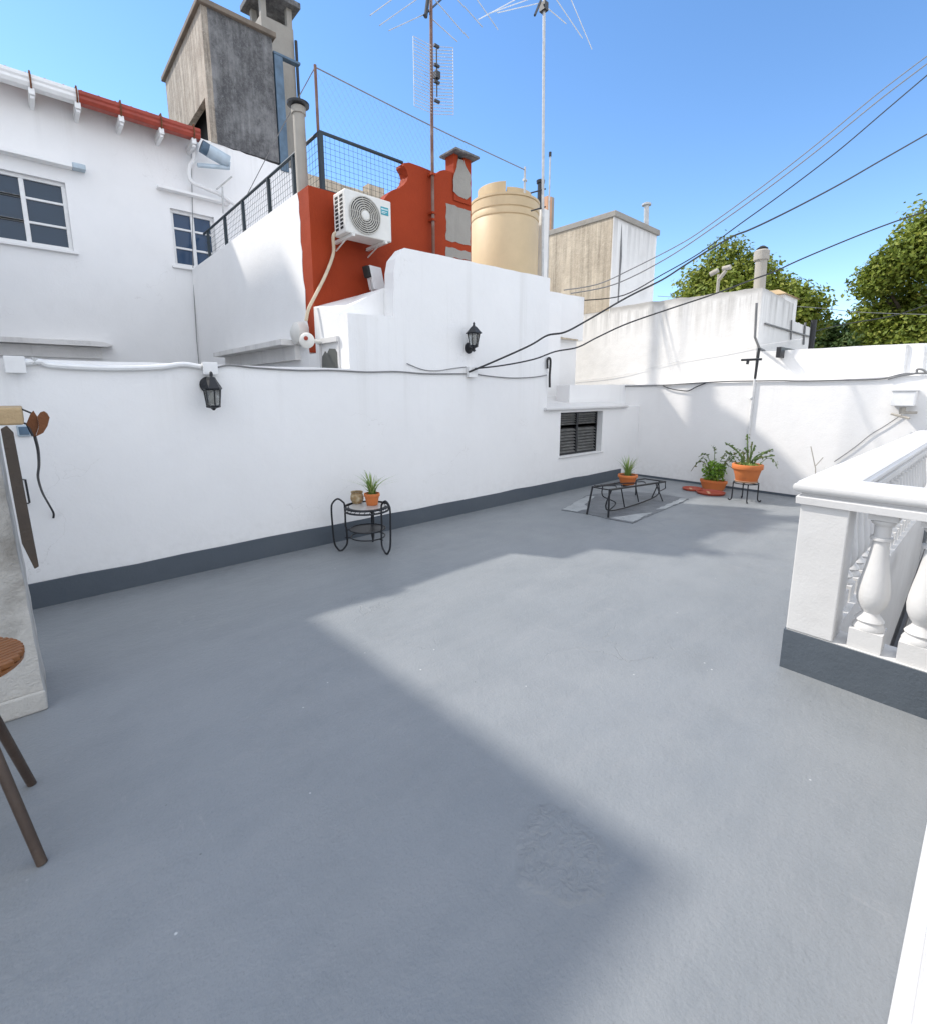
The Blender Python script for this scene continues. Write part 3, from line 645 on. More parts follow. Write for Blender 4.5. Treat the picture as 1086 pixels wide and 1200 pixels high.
# ------------------------------------------------------------------ air conditioner
ya = 4.76
ac = thing('air_conditioner', (2.9, 4.9, 3.1), 'white outdoor air conditioning unit with round fan grille bracketed to the red wall', 'air conditioner')
ax0, ax1, az0, az1 = 2.62, 3.17, 3.11, 3.525
b = MB(); b.box(ax0, ax1, ya, ya+.25, az0, az1); b.build('casing', M['plastic'], ac, bevel=.012)
fcx, fcz, fr_ = ax0+.225, (az0+az1)/2-.005, .175
b = MB()
b.lathe([(fr_, 0), (fr_, .004), (.02, .004)], (fcx, ya-.0005, fcz), 40, (0, -1, 0)); rec = b.build('fan_recess', M['dark_metal'], ac, smooth=True)
b = MB()
for i in range(7):
    r_ = .052+i*.021
    ring = [(fcx+r_*math.cos(2*PI*j/40), ya-.014, fcz+r_*math.sin(2*PI*j/40)) for j in range(41)]
    b.tube(ring, .0062, 6, False)
for j in range(10):
    a = 2*PI*j/10+.15; b.tube([(fcx+.04*math.cos(a), ya-.012, fcz+.04*math.sin(a)), (fcx+.18*math.cos(a+.35), ya-.010, fcz+.18*math.sin(a+.35))], .003, 5, False)
b.build('fan_grille', M['grille'], ac, smooth=True)
b = MB(); b.lathe([(.045, 0), (.045, .016), (.03, .022)], (fcx, ya-.002, fcz), 20, (0, -1, 0)); b.build('fan_hub', M['plastic'], ac, smooth=True)
b = MB(); b.box(ax1-.13, ax1-.035, ya-.003, ya-.0005, az1-.155, az1-.075); bd = b.build('badge', M['brochure_blue'], ac)
b = MB()
for i in range(6): b.box(ax1-.123+i*.0138, ax1-.114+i*.0138, ya-.0045, ya-.0031, az1-.105, az1-.092)
for i in range(2): b.box(ax1-.123, ax1-.055-i*.02, ya-.0045, ya-.0031, az1-.125-i*.014, az1-.120-i*.014)
b.build('lettering', M['badge_txt'], bd)
b = MB(); b.box(ax0-.0022, ax0-.0005, ya+.035, ya+.225, az0+.035, az1-.025); b.cur = 1
for c in range(2):
    for r_ in range(9):
        yy0 = ya+.045+c*.10; zz = az0+.045+r_*.038
        b.box(ax0-.0045, ax0-.0021, yy0, yy0+.062, zz, zz+.024)
b.build('side_grille', [M['plastic'], M['dark']], ac)
for x in (ax0+.07, ax1-.09):
    m = MB(); m.box(x-.016, x+.016, ya-.03, YR-.001, az0-.032, az0-.002); m.tube([(x, ya+.16, az0-.035), (x, YR-.01, az0-.10)], .008, 6); m.build('bracket', M['plastic'], ac)
b = MB(); pts = [(ax0+.03, ya+.22, az0+.05), (ax0-.02, ya+.24, az0+.01)] + [ony(p, YR-.05) for p in ((391, 297), (382, 322), (370, 346))] + [ony((362, 362), YR-.03), ony((359, 376), YR-.02)]
b.tube(spline(pts, 6), .017, 8); b.build('pipe_lagging', M['hose'], ac, smooth=True)
# white tilted box and vent cowl
wb = thing('tilted_box', ony((438, 330), 4.98), 'small tilted white metal box against the red wall beside the white step', 'box')
c = ony((440, 327), 4.98)
b = MB(); b.obox(c, (1, 0, -.05), (0, 1, 0), (-.22, 0, 1), .075, .055, .125); b.build('box', M['white_metal'], wb, bevel=.006)
b = MB(); b.obox(c+Vector((-.105, 0, .06)), (1, 0, -.05), (0, 1, 0), (-.22, 0, 1), .022, .05, .06); b.build('knob', M['dark'], wb, bevel=.01)
b = MB(); b.tube([c+Vector((-.07, -.02, -.02)), c+Vector((-.05, -.02, -.2))], .010, 6); b.tube([c+Vector((-.05, .02, -.02)), c+Vector((-.03, .02, -.2))], .010, 6); b.build('hinge_bar', M['galv'], wb)
vc = thing('vent_cowl', onx((356, 393), 2.36), 'round white extractor cowl with a small disc on the side wall near the red corner', 'vent')
c = onx((353, 391), 2.37)
b = MB(); b.lathe([(.13, 0), (.135, .03), (.12, .10), (.07, .13), (.002, .135)], (XF-.001, c.y, c.z), 24, (-1, 0, 0)); b.build('cowl', M['plastic'], vc, smooth=True)
c2 = onx((360, 399), 2.2)
b = MB(); b.lathe([(.075, -.02), (.08, 0), (.06, .014), (.002, .018)], c2, 22, (-.7, -.7, 0)); b.build('disc', M['plastic'], vc, smooth=True)
b = MB(); b.lathe([(.022, 0), (.022, .006), (.002, .008)], c2+Vector((-.7, -.7, 0))*.02+UPZ*.02, 14, (-.7, -.7, 0)); b.build('sticker', M['gut_red'], vc)
b = MB(); b.tube([(XF, c2.y+.05, c2.z), c2], .02, 8); b.build('stem', M['plastic'], vc)

# ------------------------------------------------------------------ water tank, masts and other rooftop things
ty = 5.6; tl, trr = ony((551, 250), ty), ony((631, 250), ty)
d0 = ray((551, 275)); d1 = ray((631, 275)); dm = (d0.normalized()+d1.normalized())
cdir = Vector((dm.x, dm.y, 0)).normalized()
half = math.acos(max(-1, min(1, Vector((d0.x, d0.y)).normalized().dot(Vector((d1.x, d1.y)).normalized()))))/2
tc = cdir*(5.80/cdir.y); tr_ = tc.length*math.sin(half); tc.z = 0
dist = tc.length
def zat(p): d = ray(p); return EYE + d.z*(dist/math.hypot(d.x, d.y))
zb, z1 = 3.1, zat((591, 225))-.02
# near-rim correction: rim front is nearer than the axis
wt = thing('water_tank', (tc.x, tc.y, 2.95), 'large round tan plastic water tank with ribbed shoulder behind the tall white wall', 'water tank')
def rz(py): d = ray((591, py)); return EYE + d.z*((dist-tr_)/math.hypot(d.x, d.y))
zr0, zr1, zr2 = rz(227), rz(240), rz(249)
b = MB(); b.lathe([(tr_*.97, 3.05), (tr_*.985, 3.2), (tr_*.985, zr2-.015), (tr_*.965, zr2), (tr_*.99, zr2+.012), (tr_*.99, zr1-.015), (tr_*.972, zr1), (tr_, zr1+.015), (tr_, zr0-.02), (tr_*.98, zr0-.008), (tr_*1.01, zr0), (tr_*1.01, zr0+.03), (tr_*.6, zr0+.10), (.01, zr0+.12)], (tc.x, tc.y, 0), 56)
b.build('body', M['tank'], wt, smooth=True)
b = MB(); zl = zr0+.03
def sector(m, a0, a1, r0, r1, za, zb_, n=14):
    pr = [(r1*math.cos(a0+(a1-a0)*i/n), r1*math.sin(a0+(a1-a0)*i/n)) for i in range(n+1)] + [(r0*math.cos(a1-(a1-a0)*i/n), r0*math.sin(a1-(a1-a0)*i/n)) for i in range(n+1)]
    m.xy([(tc.x+x, tc.y+y) for x, y in pr], za, zb_)
base = math.atan2(-cdir.y, -cdir.x)
sector(b, base-1.4, base+.02, .05, tr_*.80, zl, zl+.19); b.build('lid', M['tank'], wt, bevel=.015)
b = MB(); sector(b, base+.06, base+1.2, .05, tr_*.80, zl, zl+.11); b.build('lid_step', M['tank'], wt, bevel=.015)
b = MB(); b.box(ony((632.5, 280), ty).x, ony((638.5, 280), ty).x, ty-.06, ty+.16, 2.9, ony((635, 246), ty).z); b.build('overflow_duct', M['old_white'], wt)
dv = thing('dark_vent', ony((630, 225), 6.2), 'dark grey capped vent pipe just right of the tan tank', 'pipe')
c0, c1 = ony((631, 300), 6.2), ony((630, 210), 6.2)
b = MB(); b.tube([(c0.x, 6.2, 2.95), (c0.x, 6.2, c1.z-.05)], .055, 12); b.build('pipe', M['dark_metal'], dv, smooth=True)
b = MB(); b.lathe([(.055, -.06), (.075, -.05), (.08, -.005), (.05, .01)], (c0.x, 6.2, c1.z), 14); b.build('cap', M['dark_metal'], dv, smooth=True)
bc = thing('beige_flue', ony((644, 270), 7.0), 'weathered pinkish render flue column beside the masts, on the beige tank house', 'chimney')
xa_, xb_ = ony((637, 250), 7.0).x, ony((648, 250), 7.0).x; zf_ = ony((645, 229), 7.0).z
b = MB(); b.box(xa_+.1, xb_-.06, 7.0, 7.25, 4.5, zf_-.03); b.build('stack', M['terra_pale'], bc)
b = MB(); b.box(xb_-.058, xb_+.05, 7.03, 7.22, 4.7, zf_); b.build('side_tile', M['grey_render'], bc)

# mast with two aerials (left)
mx = ony((508, 297), YR-.06); mt = ony((505, -25), YR-.06)
m1 = thing('antenna_mast', (mx.x, YR-.06, 2.5), 'rusty antenna mast carrying a grid aerial, clamped to the red wall', 'antenna')
b = MB(); b.tube([(mx.x, YR-.06, 2.4), (mx.x, YR-.06, 4.5), (mt.x, YR-.06, mt.z)], .020, 10); b.build('pole', M['mast_rust'], m1, smooth=True)
for pz in (205, 250, 258):
    w = ony((508, pz), YR-.06); mm = MB(); mm.box(mx.x-.03, mx.x+.03, YR-.09, YR-.002, w.z-.012, w.z+.012); mm.build('clamp', M['red'], m1)
# grid aerial
gz0, gz1 = ony((500, 128), YR-.12).z, ony((500, 48), YR-.12).z
ga = MB(); gcx = ony((507, 90), YR-.1).x
gl, gr = ony((490, 88), YR-.16), ony((526, 95), YR-.16)
for (cx_, sx) in ((gcx, -1), (gcx, 1)):
    e = gl if sx < 0 else gr
    for i in range(22):
        z = gz0+(gz1-gz0)*i/21
        ga.tube([(cx_+sx*.012, YR-.10, z), (e.x, YR-.10+(.02 if sx < 0 else -.14), z)], .0035, 4, False)
    ga.tube([(e.x, YR-.10+(.02 if sx < 0 else -.14), gz0), (e.x, YR-.10+(.02 if sx < 0 else -.14), gz1)], .004, 4, False)
ga.build('grid_reflector', M['galv'], m1)
b = MB(); xg = ony((512, 90), YR-.22).x
b.tube([(xg, YR-.22, gz0+.12), (xg, YR-.22, gz1-.1)], .008, 6)
for t in (.1, .38, .62, .9): b.box(xg-.035, xg+.035, YR-.235, YR-.205, gz0+(gz1-gz0)*t-.012, gz0+(gz1-gz0)*t+.012)
b.box(xg-.03, xg+.03, YR-.25, YR-.19, gz0+(gz1-gz0)*.48-.035, gz0+(gz1-gz0)*.48+.035)
b.build('dipole_stack', M['dark_metal'], m1)
def vee(m, p0, px_ends, y0, yk, r=.006):
    for e in px_ends: m.tube([p0, ony(e, yk)], r, 5)
b = MB(); zt1 = ony((504, 18), YR-.06)
bm0, bm1 = ony((497, 18), YR-.1), ony((560, -40), YR+.9)
b.tube([bm0, bm1], .012, 6); b.tube([ony((502, -4), YR-.08), ony((499, 20), YR-.08)], .022, 8); b.build('boom', M['dark_metal'], m1)
b = MB()
for s0, e0 in (((497, 17), (456, 36)), ((492, -3), (445, 30)), ((470, -8), (434, 18)), ((505, 21), (536, 49)), ((510, 0), (549, 45)), ((533, -4), (565, 32)), ((556, -4), (583, 35))):
    b.tube([ony(s0, YR-.05), ony(e0, YR-.25)], .0055, 5)
b.build('aerial_rods', M['galv'], m1)
m2x = ony((635, 320), 5.0)
m2t = ony((637, -10), 5.0)
m2 = thing('antenna_mast', (m2x.x, 5.0, 2.4), 'straight pale steel antenna mast rising beside the tan water tank', 'antenna')
b = MB(); b.tube([(m2x.x, 5.0, 2.4), (m2x.x, 5.0, 3.3), (m2t.x, 5.0, m2t.z)], .021, 10); b.build('pole', M['galv'], m2, smooth=True)
for py in (222, 243):
    w = ony((634, py), 5.0); mm = MB(); mm.tube([w+Vector((-.12, .1, -.05)), w+Vector((.07, -.02, .02))], .010, 6); mm.build('stay_clamp', M['cable_black'], m2)
b = MB(); b.tube([ony((633, 1), 5.0), ony((626, 18), 4.95)], .016, 6); b.box(m2t.x-.04, m2t.x+.04, 4.95, 5.05, ony((636, 8), 5.0).z-.05, ony((636, 8), 5.0).z+.05); b.build('aerial_hub', M['dark_metal'], m2)
b = MB()
for s0, e0 in (((630, 4), (582, 15)), ((628, -4), (572, 16)), ((610, -4), (560, 23)), ((638, 7), (663, 28)), ((649, -4), (682, 45)), ((667, -4), (693, 58))):
    b.tube([ony(s0, 5.0), ony(e0, 4.85)], .0060, 5)
b.build('aerial_rods', M['alu'], m2)
rd = thing('thin_rod', ony((642, 300), 5.9), 'thin upright steel rod to the right of the pale antenna mast', 'rod')
c0, c1 = ony((642, 300), 5.9), ony((644, 182), 5.9)
b = MB(); b.tube([(c0.x, 5.9, 2.95), (c1.x, 5.9, c1.z)], .014, 8); b.build('rod', M['galv'], rd)
b = MB(); b.tube([(c1.x, 5.9, c1.z-.02), (c1.x, 5.9, c1.z+.05)], .024, 8); b.build('tip', M['dark_metal'], rd)

# ------------------------------------------------------------------ lanterns, boxes, cables on the terrace wall
def lantern(px_plate, px_body, hang, label):
    pl, bd_ = ony(px_plate, YW-.005), ony(px_body, YW-.13)
    t = thing('wall_lantern', pl, label, 'lantern', 'black wall lanterns on the terrace wall')
    m = MB(); m.lathe([(.062, 0), (.066, .006), (.060, .018), (.035, .026), (.012, .034)], (pl.x, YW, pl.z), 22, (0, -1, 0)); m.build('back_plate', M['iron'], t, smooth=True)
    cx_, cy_, cz = bd_.x, YW-.135, bd_.z; n = 6
    def ringp(r, z): return [(cx_+r*math.cos(PI/6+2*PI*i/n), cy_+r*math.sin(PI/6+2*PI*i/n), cz+z) for i in range(n)]
    m = MB()
    if hang: rt_, rb_, ht = .062, .048, .13
    else: rt_, rb_, ht = .072, .046, .135
    A, B = ringp(rt_, ht/2), ringp(rb_, -ht/2)
    for i in range(n):
        m.tube([A[i], B[i]], .0055, 5); m.tube([A[i], A[(i+1) % n]], .006, 5); m.tube([B[i], B[(i+1) % n]], .006, 5)
    m.build('cage', M['iron'], t)
    m = MB(); A2, B2 = ringp(rt_*.93, ht/2-.004), ringp(rb_*.93, -ht/2+.004)
    m.add(A2+B2, [(i, (i+1) % n, n+(i+1) % n, n+i) for i in range(n)]); m.build('glass', M['lamp_glass'], t)
    m = MB(); m.lathe([(.012, -.05), (.020, -.03), (.022, 0), (.014, .03), (.004, .045)], (cx_, cy_, cz), 12); m.build('bulb', M['plastic'], t, smooth=True)
    m = MB()
    if hang:
        m.lathe([(.074, ht/2), (.076, ht/2+.01), (.066, ht/2+.03), (.042, ht/2+.07), (.030, ht/2+.095), (.012, ht/2+.10)], (cx_, cy_, cz), 6); m.build('roof', M['iron'], t)
        m = MB(); m.lathe([(rb_+.008, -ht/2), (rb_+.004, -ht/2-.012), (.02, -ht/2-.02), (.008, -ht/2-.035)], (cx_, cy_, cz), 6); m.build('base', M['iron'], t)
        m = MB(); m.tube(spline([(pl.x, YW-.03, pl.z), (pl.x+.01, YW-.08, pl.z+.075), ((pl.x+cx_)/2, YW-.12, cz+ht/2+.13), (cx_, cy_, cz+ht/2+.09)], 6), .011, 8); m.build('arm', M['iron'], t, smooth=True)
    else:
        m.lathe([(.098, ht/2), (.10, ht/2+.006), (.074, ht/2+.03), (.040, ht/2+.07), (.018, ht/2+.085), (.012, ht/2+.10), (.014, ht/2+.115), (.003, ht/2+.13)], (cx_, cy_, cz), 6); m.build('roof', M['iron'], t)
        m = MB(); m.lathe([(rb_+.008, -ht/2), (rb_+.004, -ht/2-.015), (.018, -ht/2-.03), (.012, -ht/2-.055), (.004, -ht/2-.075)], (cx_, cy_, cz), 8); m.build('base', M['iron'], t)
        m = MB(); m.tube(spline([(pl.x, YW-.03, pl.z), (pl.x+.02, YW-.09, pl.z-.03), (cx_-.01, cy_+.01, cz-ht/2-.05), (cx_, cy_, cz-ht/2-.02)], 6), .011, 8); m.build('arm', M['iron'], t, smooth=True)
    return t
lantern((244.5, 451), (249.5, 466), True, 'black lantern hanging from its arm under the white junction box near the left end')
lantern((549, 408), (554.5, 398), False, 'black lantern standing up on its arm on the tall stepped wall')
def jbox(px0, px1, y, label, dep=.05):
    a, c = ony(px0, y), ony(px1, y); t = thing('junction_box', ((a.x+c.x)/2, y, c.z), label, 'box', 'white junction boxes on the walls')
    m = MB(); m.box(a.x, c.x, y-dep, y-.0005, c.z, a.z); m.build('box', M['white_metal'], t, bevel=.005)
    m = MB(); m.box(a.x-.004, c.x+.004, y-dep-.008, y-dep-.0003, c.z-.004, a.z+.004); m.build('cover', M['white_metal'], t, bevel=.004)
    return t
jbox((5, 418), (31, 437), YW, 'wide white junction box at the left end of the wall, above the rusty plate')
jbox((236, 425), (253.5, 439), YW, 'white junction box directly above the hanging lantern')
jbox((546, 430), (555.5, 442), YW, 'small white junction box under the upright lantern')
td = thing('cable_trunking', (.6, YW, 1.69), 'white painted cable trunking lying along the low wall top', 'trunking')
b = MB(); b.tube(spline([ony(p, YW-.02) for p in ((30, 425), (48, 424), (60, 428), (110, 431), (150, 431.5), (190, 430), (215, 427), (236, 430))], 5), .020, 8); b.build('trunking', M['white_metal'], td, smooth=True)
b = MB(); b.tube([ony(p, YW-.02) for p in ((41, 419), (41, 427))], .02, 8); b.build('clip', M['galv'], td)
wc = thing('wall_cable', ony((400, 432), YW-.01), 'painted cable sagging along the stepped wall between the two lantern boxes', 'cable')
b = MB(); b.tube(spline([ony(p, YW-.012) for p in ((253, 431), (270, 428), (300, 431), (350, 434), (390, 434), (430, 436), (465, 435.5), (500, 438), (546, 438))], 5), .008, 6); b.build('lead', M['cable_grey'], wc)
wc = thing('wall_cable', ony((600, 441), YW-.01), 'grey cable sagging from the small box to the dark wall hook', 'cable')
b = MB(); b.tube(spline([ony(p, YW-.012) for p in ((555, 438), (575, 441), (600, 443), (625, 442), (640, 439.5))], 5), .007, 6); b.build('lead', M['cable_grey'], wc)
wc = thing('wall_cable', ony((510, 432), YW-.01), 'thin loose cable looping left of the small box under the upright lantern', 'cable')
b = MB(); b.tube(spline([ony(p, YW-.012) for p in ((477, 426), (495, 433), (512, 434.5), (530, 432), (546, 430))], 5), .005, 6); b.build('lead', M['cable_grey'], wc)
hkk = thing('wall_hook', (5.46, YW, 1.6), 'short black insulated cable hook at the right edge of the tall wall', 'hook')
b = MB(); b.tube(spline([ony(p, YW-.03) for p in ((643.5, 454), (643.5, 440), (644.5, 424), (643, 419.5), (641, 422), (641, 432))], 5), .016, 8); b.build('hook', M['cable_black'], hkk, smooth=True)
# fittings near the left end of the wall
gp = thing('grey_plate', ony((29, 504), YW), 'small grey painted plate on the wall behind the rusty plate', 'plate')
a, c = ony((19, 498), YW), ony((38, 511), YW)
b = MB(); b.box(a.x, c.x, YW-.02, YW-.0005, c.z, a.z); b.build('plate', M['fitting'], gp, bevel=.012)
b = MB(); b.box(a.x+.01, c.x-.01, YW-.026, YW-.0203, c.z+.012, a.z-.012); b.build('cover', M['blue_metal'], gp, bevel=.004)
uh = thing('wire_loop', ony((32, 576), YW), 'thin U shaped wire loop fixed to the wall beside the dark plank', 'wire loop')
b = MB(); b.tube([ony((27, 562), YW-.002), ony((30, 562), YW-.05), ony((35, 589), YW-.05), ony((33, 590), YW-.002)], .006, 6); b.build('handle', M['iron'], uh)

# ------------------------------------------------------------------ overhead cables
def over(name, label, pts, A, B, r, mat, n=6):
    w = [onv(p, A, B) for p in pts]; t = thing(name, w[len(w)//2], label, 'cable')
    m = MB(); m.tube(spline(w, n), r, 6); m.build('lead', mat, t, smooth=True)
Sb = ony((549, 436), YW-.05)
E1 = (9.2, 2.1); 
over('overhead_cable', 'thick black cable sweeping from the small junction box up across the sky', [(549, 436), (580, 423), (620, 405), (641, 393), (662, 389), (690, 374), (735, 348), (775, 328), (800, 312), (830, 293), (858, 277), (876, 270), (900, 259), (940, 239), (985, 215), (1030, 189), (1100, 149)], Sb, E1, .0125, M['cable_black'])
over('overhead_cable', 'black cable passing over the cement flue and climbing to the right edge', [(556, 432), (590, 428), (625, 421), (650, 412), (676, 407), (700, 395), (735, 379), (790, 360), (835, 345), (880, 328), (905, 319), (940, 303), (1000, 278), (1050, 259), (1100, 243)], Sb, (10.0, .4), .009, M['cable_black'])
over('overhead_cable', 'uppermost thin grey cable of the bundle crossing the sky at right', [(660, 340), (700, 333), (740, 315), (800, 284), (840, 257), (900, 213), (960, 166), (1030, 108), (1100, 55)], (7.6, 5.3), (11, 2.2), .009, M['cable_grey'])
over('overhead_cable', 'second thin grey cable of the bundle crossing the sky, just below the uppermost', [(668, 344), (720, 333), (780, 303), (840, 263), (900, 220), (960, 174), (1030, 117), (1100, 64)], (7.6, 5.2), (11, 2.0), .010, M['cable_grey'])
over('overhead_cable', 'thin dark cable just above the thick black one', [(684, 352), (730, 346), (775, 322), (820, 296), (870, 260), (920, 224), (980, 178), (1040, 127), (1100, 76)], (7.7, 5.2), (11, 1.6), .0095, M['cable_black'])
over('overhead_cable', 'faint thin wire running level between the neighbour building and the street trees', [(770, 347), (850, 352), (905, 357), (960, 361), (1010, 366), (1100, 369)], (12, 7), (14, -1), .006, M['cable_grey'])
over('overhead_cable', 'thin dark wire slanting across the big street tree at the right edge', [(940, 392), (975, 383), (1000, 378), (1050, 369), (1100, 352)], (11.5, 2.9), (14, -1), .009, M['cable_black'])
over('overhead_cable', 'hair thin pale wire slung across the sunlit back building', [(666, 447), (720, 441), (790, 424), (850, 413), (884, 406), (940, 397)], (XU-.02, 5), (XU-.02, 2), .0035, M['cable_white'])
bcx = thing('wall_cable', onx((850, 447), XB-.02), 'grey service cable strung along the low back wall to the meter housing', 'cable')
b = MB(); b.tube(spline([onx(p, XB-.02) for p in ((672, 452.5), (700, 453), (735, 452.5), (775, 451.5), (815, 449), (850, 447), (880, 446.5), (915, 446), (940, 446.5), (985, 445.5), (1030, 444), (1050, 440), (1062, 438), (1100, 437))], 5), .012, 6); b.tube(spline([onx(p, XB-.025) for p in ((1040, 444), (1056, 440), (1064, 439), (1073, 437), (1074, 433), (1080, 433), (1086, 437))], 4), .012, 6); b.build('lead', M['cable_grey'], bcx)
bl = thing('wall_cable', onx((800, 455), XB-.03), 'dark slack loop of cable hanging under the service cable on the back wall', 'cable')
b = MB(); b.tube(spline([onx(p, XB-.03) for p in ((776, 452), (785, 455.5), (797, 457.5), (806, 458), (815, 453.5), (826, 449))], 5), .008, 6); b.build('lead', M['cable_black'], bl)

# conduit mast on the back wall
cp = thing('conduit_mast', onx((874, 520), XB), 'slim conduit on the back wall with a dark crossbar bracket at its top', 'conduit')
b = MB(); b.tube([onx((884, 444), XB-.02), onx((874, 530), XB-.02)], .020, 8); b.build('conduit', M['cable_white'], cp, smooth=True)
b = MB(); b.tube([onx((889, 408), XB-.02), onx((884, 444), XB-.02)], .019, 8); b.build('pole', M['dark_metal'], cp, smooth=True)
b = MB(); b.tube([onx((868, 422), XB-.05), onx((892, 421), XB-.05)], .018, 6); b.tube([onx((876, 422), XB-.05), onx((875, 427), XB-.05)], .020, 6); b.build('crossbar', M['dark_metal'], cp)
b = MB(); w = onx((880, 466), XB-.02); b.lathe([(.028, -.02), (.03, -.015), (.03, .015), (.028, .02)], w, 12); b.build('coupling', M['cable_white'], cp, smooth=True)
eb = thing('meter_box', onx((1058, 475), XB), 'boxy white electric meter housing on a bracket high on the back wall', 'box')
a, c = onx((1045, 458), XB-.22), onx((1070, 478), XB-.22)
b = MB(); b.box(XB-.22, XB-.001, c.y, a.y, c.z+.02, a.z); b.build('housing', M['white_metal'], eb, bevel=.008)
b = MB(); b.box(XB-.235, XB-.003, c.y-.012, a.y+.012, a.z, a.z+.012); b.build('lid', M['white_metal'], eb, bevel=.003)
m_ = Vector((XB-.12, (a.y+c.y)/2, c.z))
b = MB(); b.tube([m_, m_-UPZ*.08], .03, 8); b.tube([m_+Vector((0, .10, -.08)), m_+Vector((-.05, -.08, -.13))], .016, 6); b.tube([m_+Vector((0, 0, -.06)), m_+Vector((.05, -.13, -.06))], .016, 6); b.build('bracket', M['flue'], eb)
wg = thing('wall_cable', onx((1010, 520), XB-.02), 'thin grey wire slanting down the back wall from the meter housing', 'cable')
b = MB(); b.tube(spline([onx(p, XB-.02) for p in ((1056, 486), (1035, 500), (1020, 509), (1000, 525), (977, 541))], 5), .006, 6); b.build('lead', M['cable_grey'], wg)
tw_ = thing('wire_twig', onx((954, 545), XB-.6), 'thin forked wire standing behind the balustrade corner', 'wire')
b = MB(); b.tube([onx(p, XB-.6) for p in ((955, 590), (955, 549), (949.5, 523))], .006, 5); b.tube([onx(p, XB-.6) for p in ((955, 546), (964, 536))], .005, 5); b.build('wire', M['flue'], tw_)

# ------------------------------------------------------------------ balustrade
bs = thing('balustrade', (2.93, .667, 0), 'white classical balustrade with turned balusters and grey skirting around the stairwell', 'balustrade')
X0, X1b, Yc = 2.93, 3.12, .667
b = MB(); b.box(X0+.006, X1b, -1.2, Yc-.006, 0, .225); b.box(X1b, 7.8, Yc-.19, Yc-.006, 0, .225); b.build('plinth', M['rail_white'], bs)
b = MB(); b.box(X0-.004, X0+.0055, -1.2, Yc+.004, 0, .222); b.box(X0+.0055, 7.8, Yc-.0055, Yc+.004, 0, .222); b.build('skirting', M['base_grey'], bs)
b = MB(); b.box(X0+.003, X1b-.002, Yc-.21, Yc-.003, .226, .928); b.build('corner_pier', M['rail_white'], bs, bevel=.006)
prof = [(-.016, .928), (-.018, .962), (-.012, .970), (.002, .974), (.002, .984), (-.020, .990), (-.030, 1.000), (-.034, 1.014), (-.030, 1.028), (-.018, 1.036), (-.016, 1.044), (.0, 1.050)]
def railrun(axis):
    pts = [(o_, z) for o_, z in prof]; w = .19
    full = pts + [(w-o_, z) for o_, z in prof[::-1]]
    m = MB()
    if axis == 'y':   # runs toward -y, outer side is -x; mitred at the corner
        n = len(full)
        vs = [(X0+o_, Yc-o_, z) for o_, z in full] + [(X0+o_, -1.2, z) for o_, z in full]
    else:
        n = len(full)
        vs = [(X0+o_, Yc-o_, z) for o_, z in full] + [(7.8, Yc-o_, z) for o_, z in full]
    m.add(vs, [tuple(range(n)), tuple(range(n, 2*n))] + [(i, (i+1) % n, n+(i+1) % n, n+i) for i in range(n)]); return m
railrun('y').build('top_rail', M['rail_white'], bs, smooth=True)
railrun('x').build('top_rail', M['rail_white'], bs, smooth=True)
bp = [(.055, .362), (.060, .372), (.052, .385), (.040, .400), (.034, .412), (.036, .420), (.050, .440), (.0620, .470), (.0665, .505), (.064, .545), (.056, .60), (.046, .66), (.038, .72), (.033, .770), (.032, .782), (.044, .786), (.046, .794), (.044, .802), (.034, .806), (.033, .82), (.034, .858), (.044, .868), (.050, .878), (.050, .886), (.046, .890)]
def baluster_mesh():
    m = MB(); m.lathe(bp, (0, 0, 0), 28); o = None
    m.box(-.066, .066, -.066, .066, .2255, .325)
    m.lathe([(.064, .3255), (.066, .335), (.058, .352), (.052, .3618)], (0, 0, 0), 28)
    m.box(-.056, .056, -.056, .056, .8905, .9275)
    return m
bproto = baluster_mesh().build('baluster', M['rail_white'], None, smooth=True)
bproto.parent = bs
spots = [(3.018, .335-.19*i) for i in range(8)] + [(3.29+.19*i, Yc-.095) for i in range(22)]
for i, (x, y) in enumerate(spots):
    o = bproto if i == 0 else bproto.copy()
    if i: COL.objects.link(o); o.parent = bs
    o.location = (x-2.93, y-.667, 0)
hr = thing('stair_handrail', (3.9, -.3, 0), 'dark metal handrail sloping down inside the stairwell behind the balusters', 'handrail')
b = MB(); a = ony((1046, 760), .30); c = ony((1080, 663), .30)
b.tube([a+(a-c)*.5, a, c, c+(c-a)*.3], .022, 8); b.tube([a+(a-c)*.5-UPZ*.07, c+(c-a)*.3-UPZ*.07], .014, 8); b.build('rail', M['iron'], hr)
b = MB(); w = (a*.55+c*.45); b.lathe([(.03, 0), (.035, .01), (.03, .03)], w-UPZ*.07+Vector((.06,-.03,0)), 12); b.build('bracket', M['iron'], hr)
# low parapet beside the camera
pw = thing('low_parapet', (1.5, -.2, 0), 'white painted parapet end at the bottom right corner of the terrace', 'wall')
b = MB(); b.box(.35, 2.86, -.30, .003, 0, .90); b.build('wall_body', M['rail_white'], pw, bevel=.01)
b = MB(); b.box(.33, 2.88, -.32, -.012, .9005, .95); b.build('coping', M['rail_white'], pw, bevel=.01)

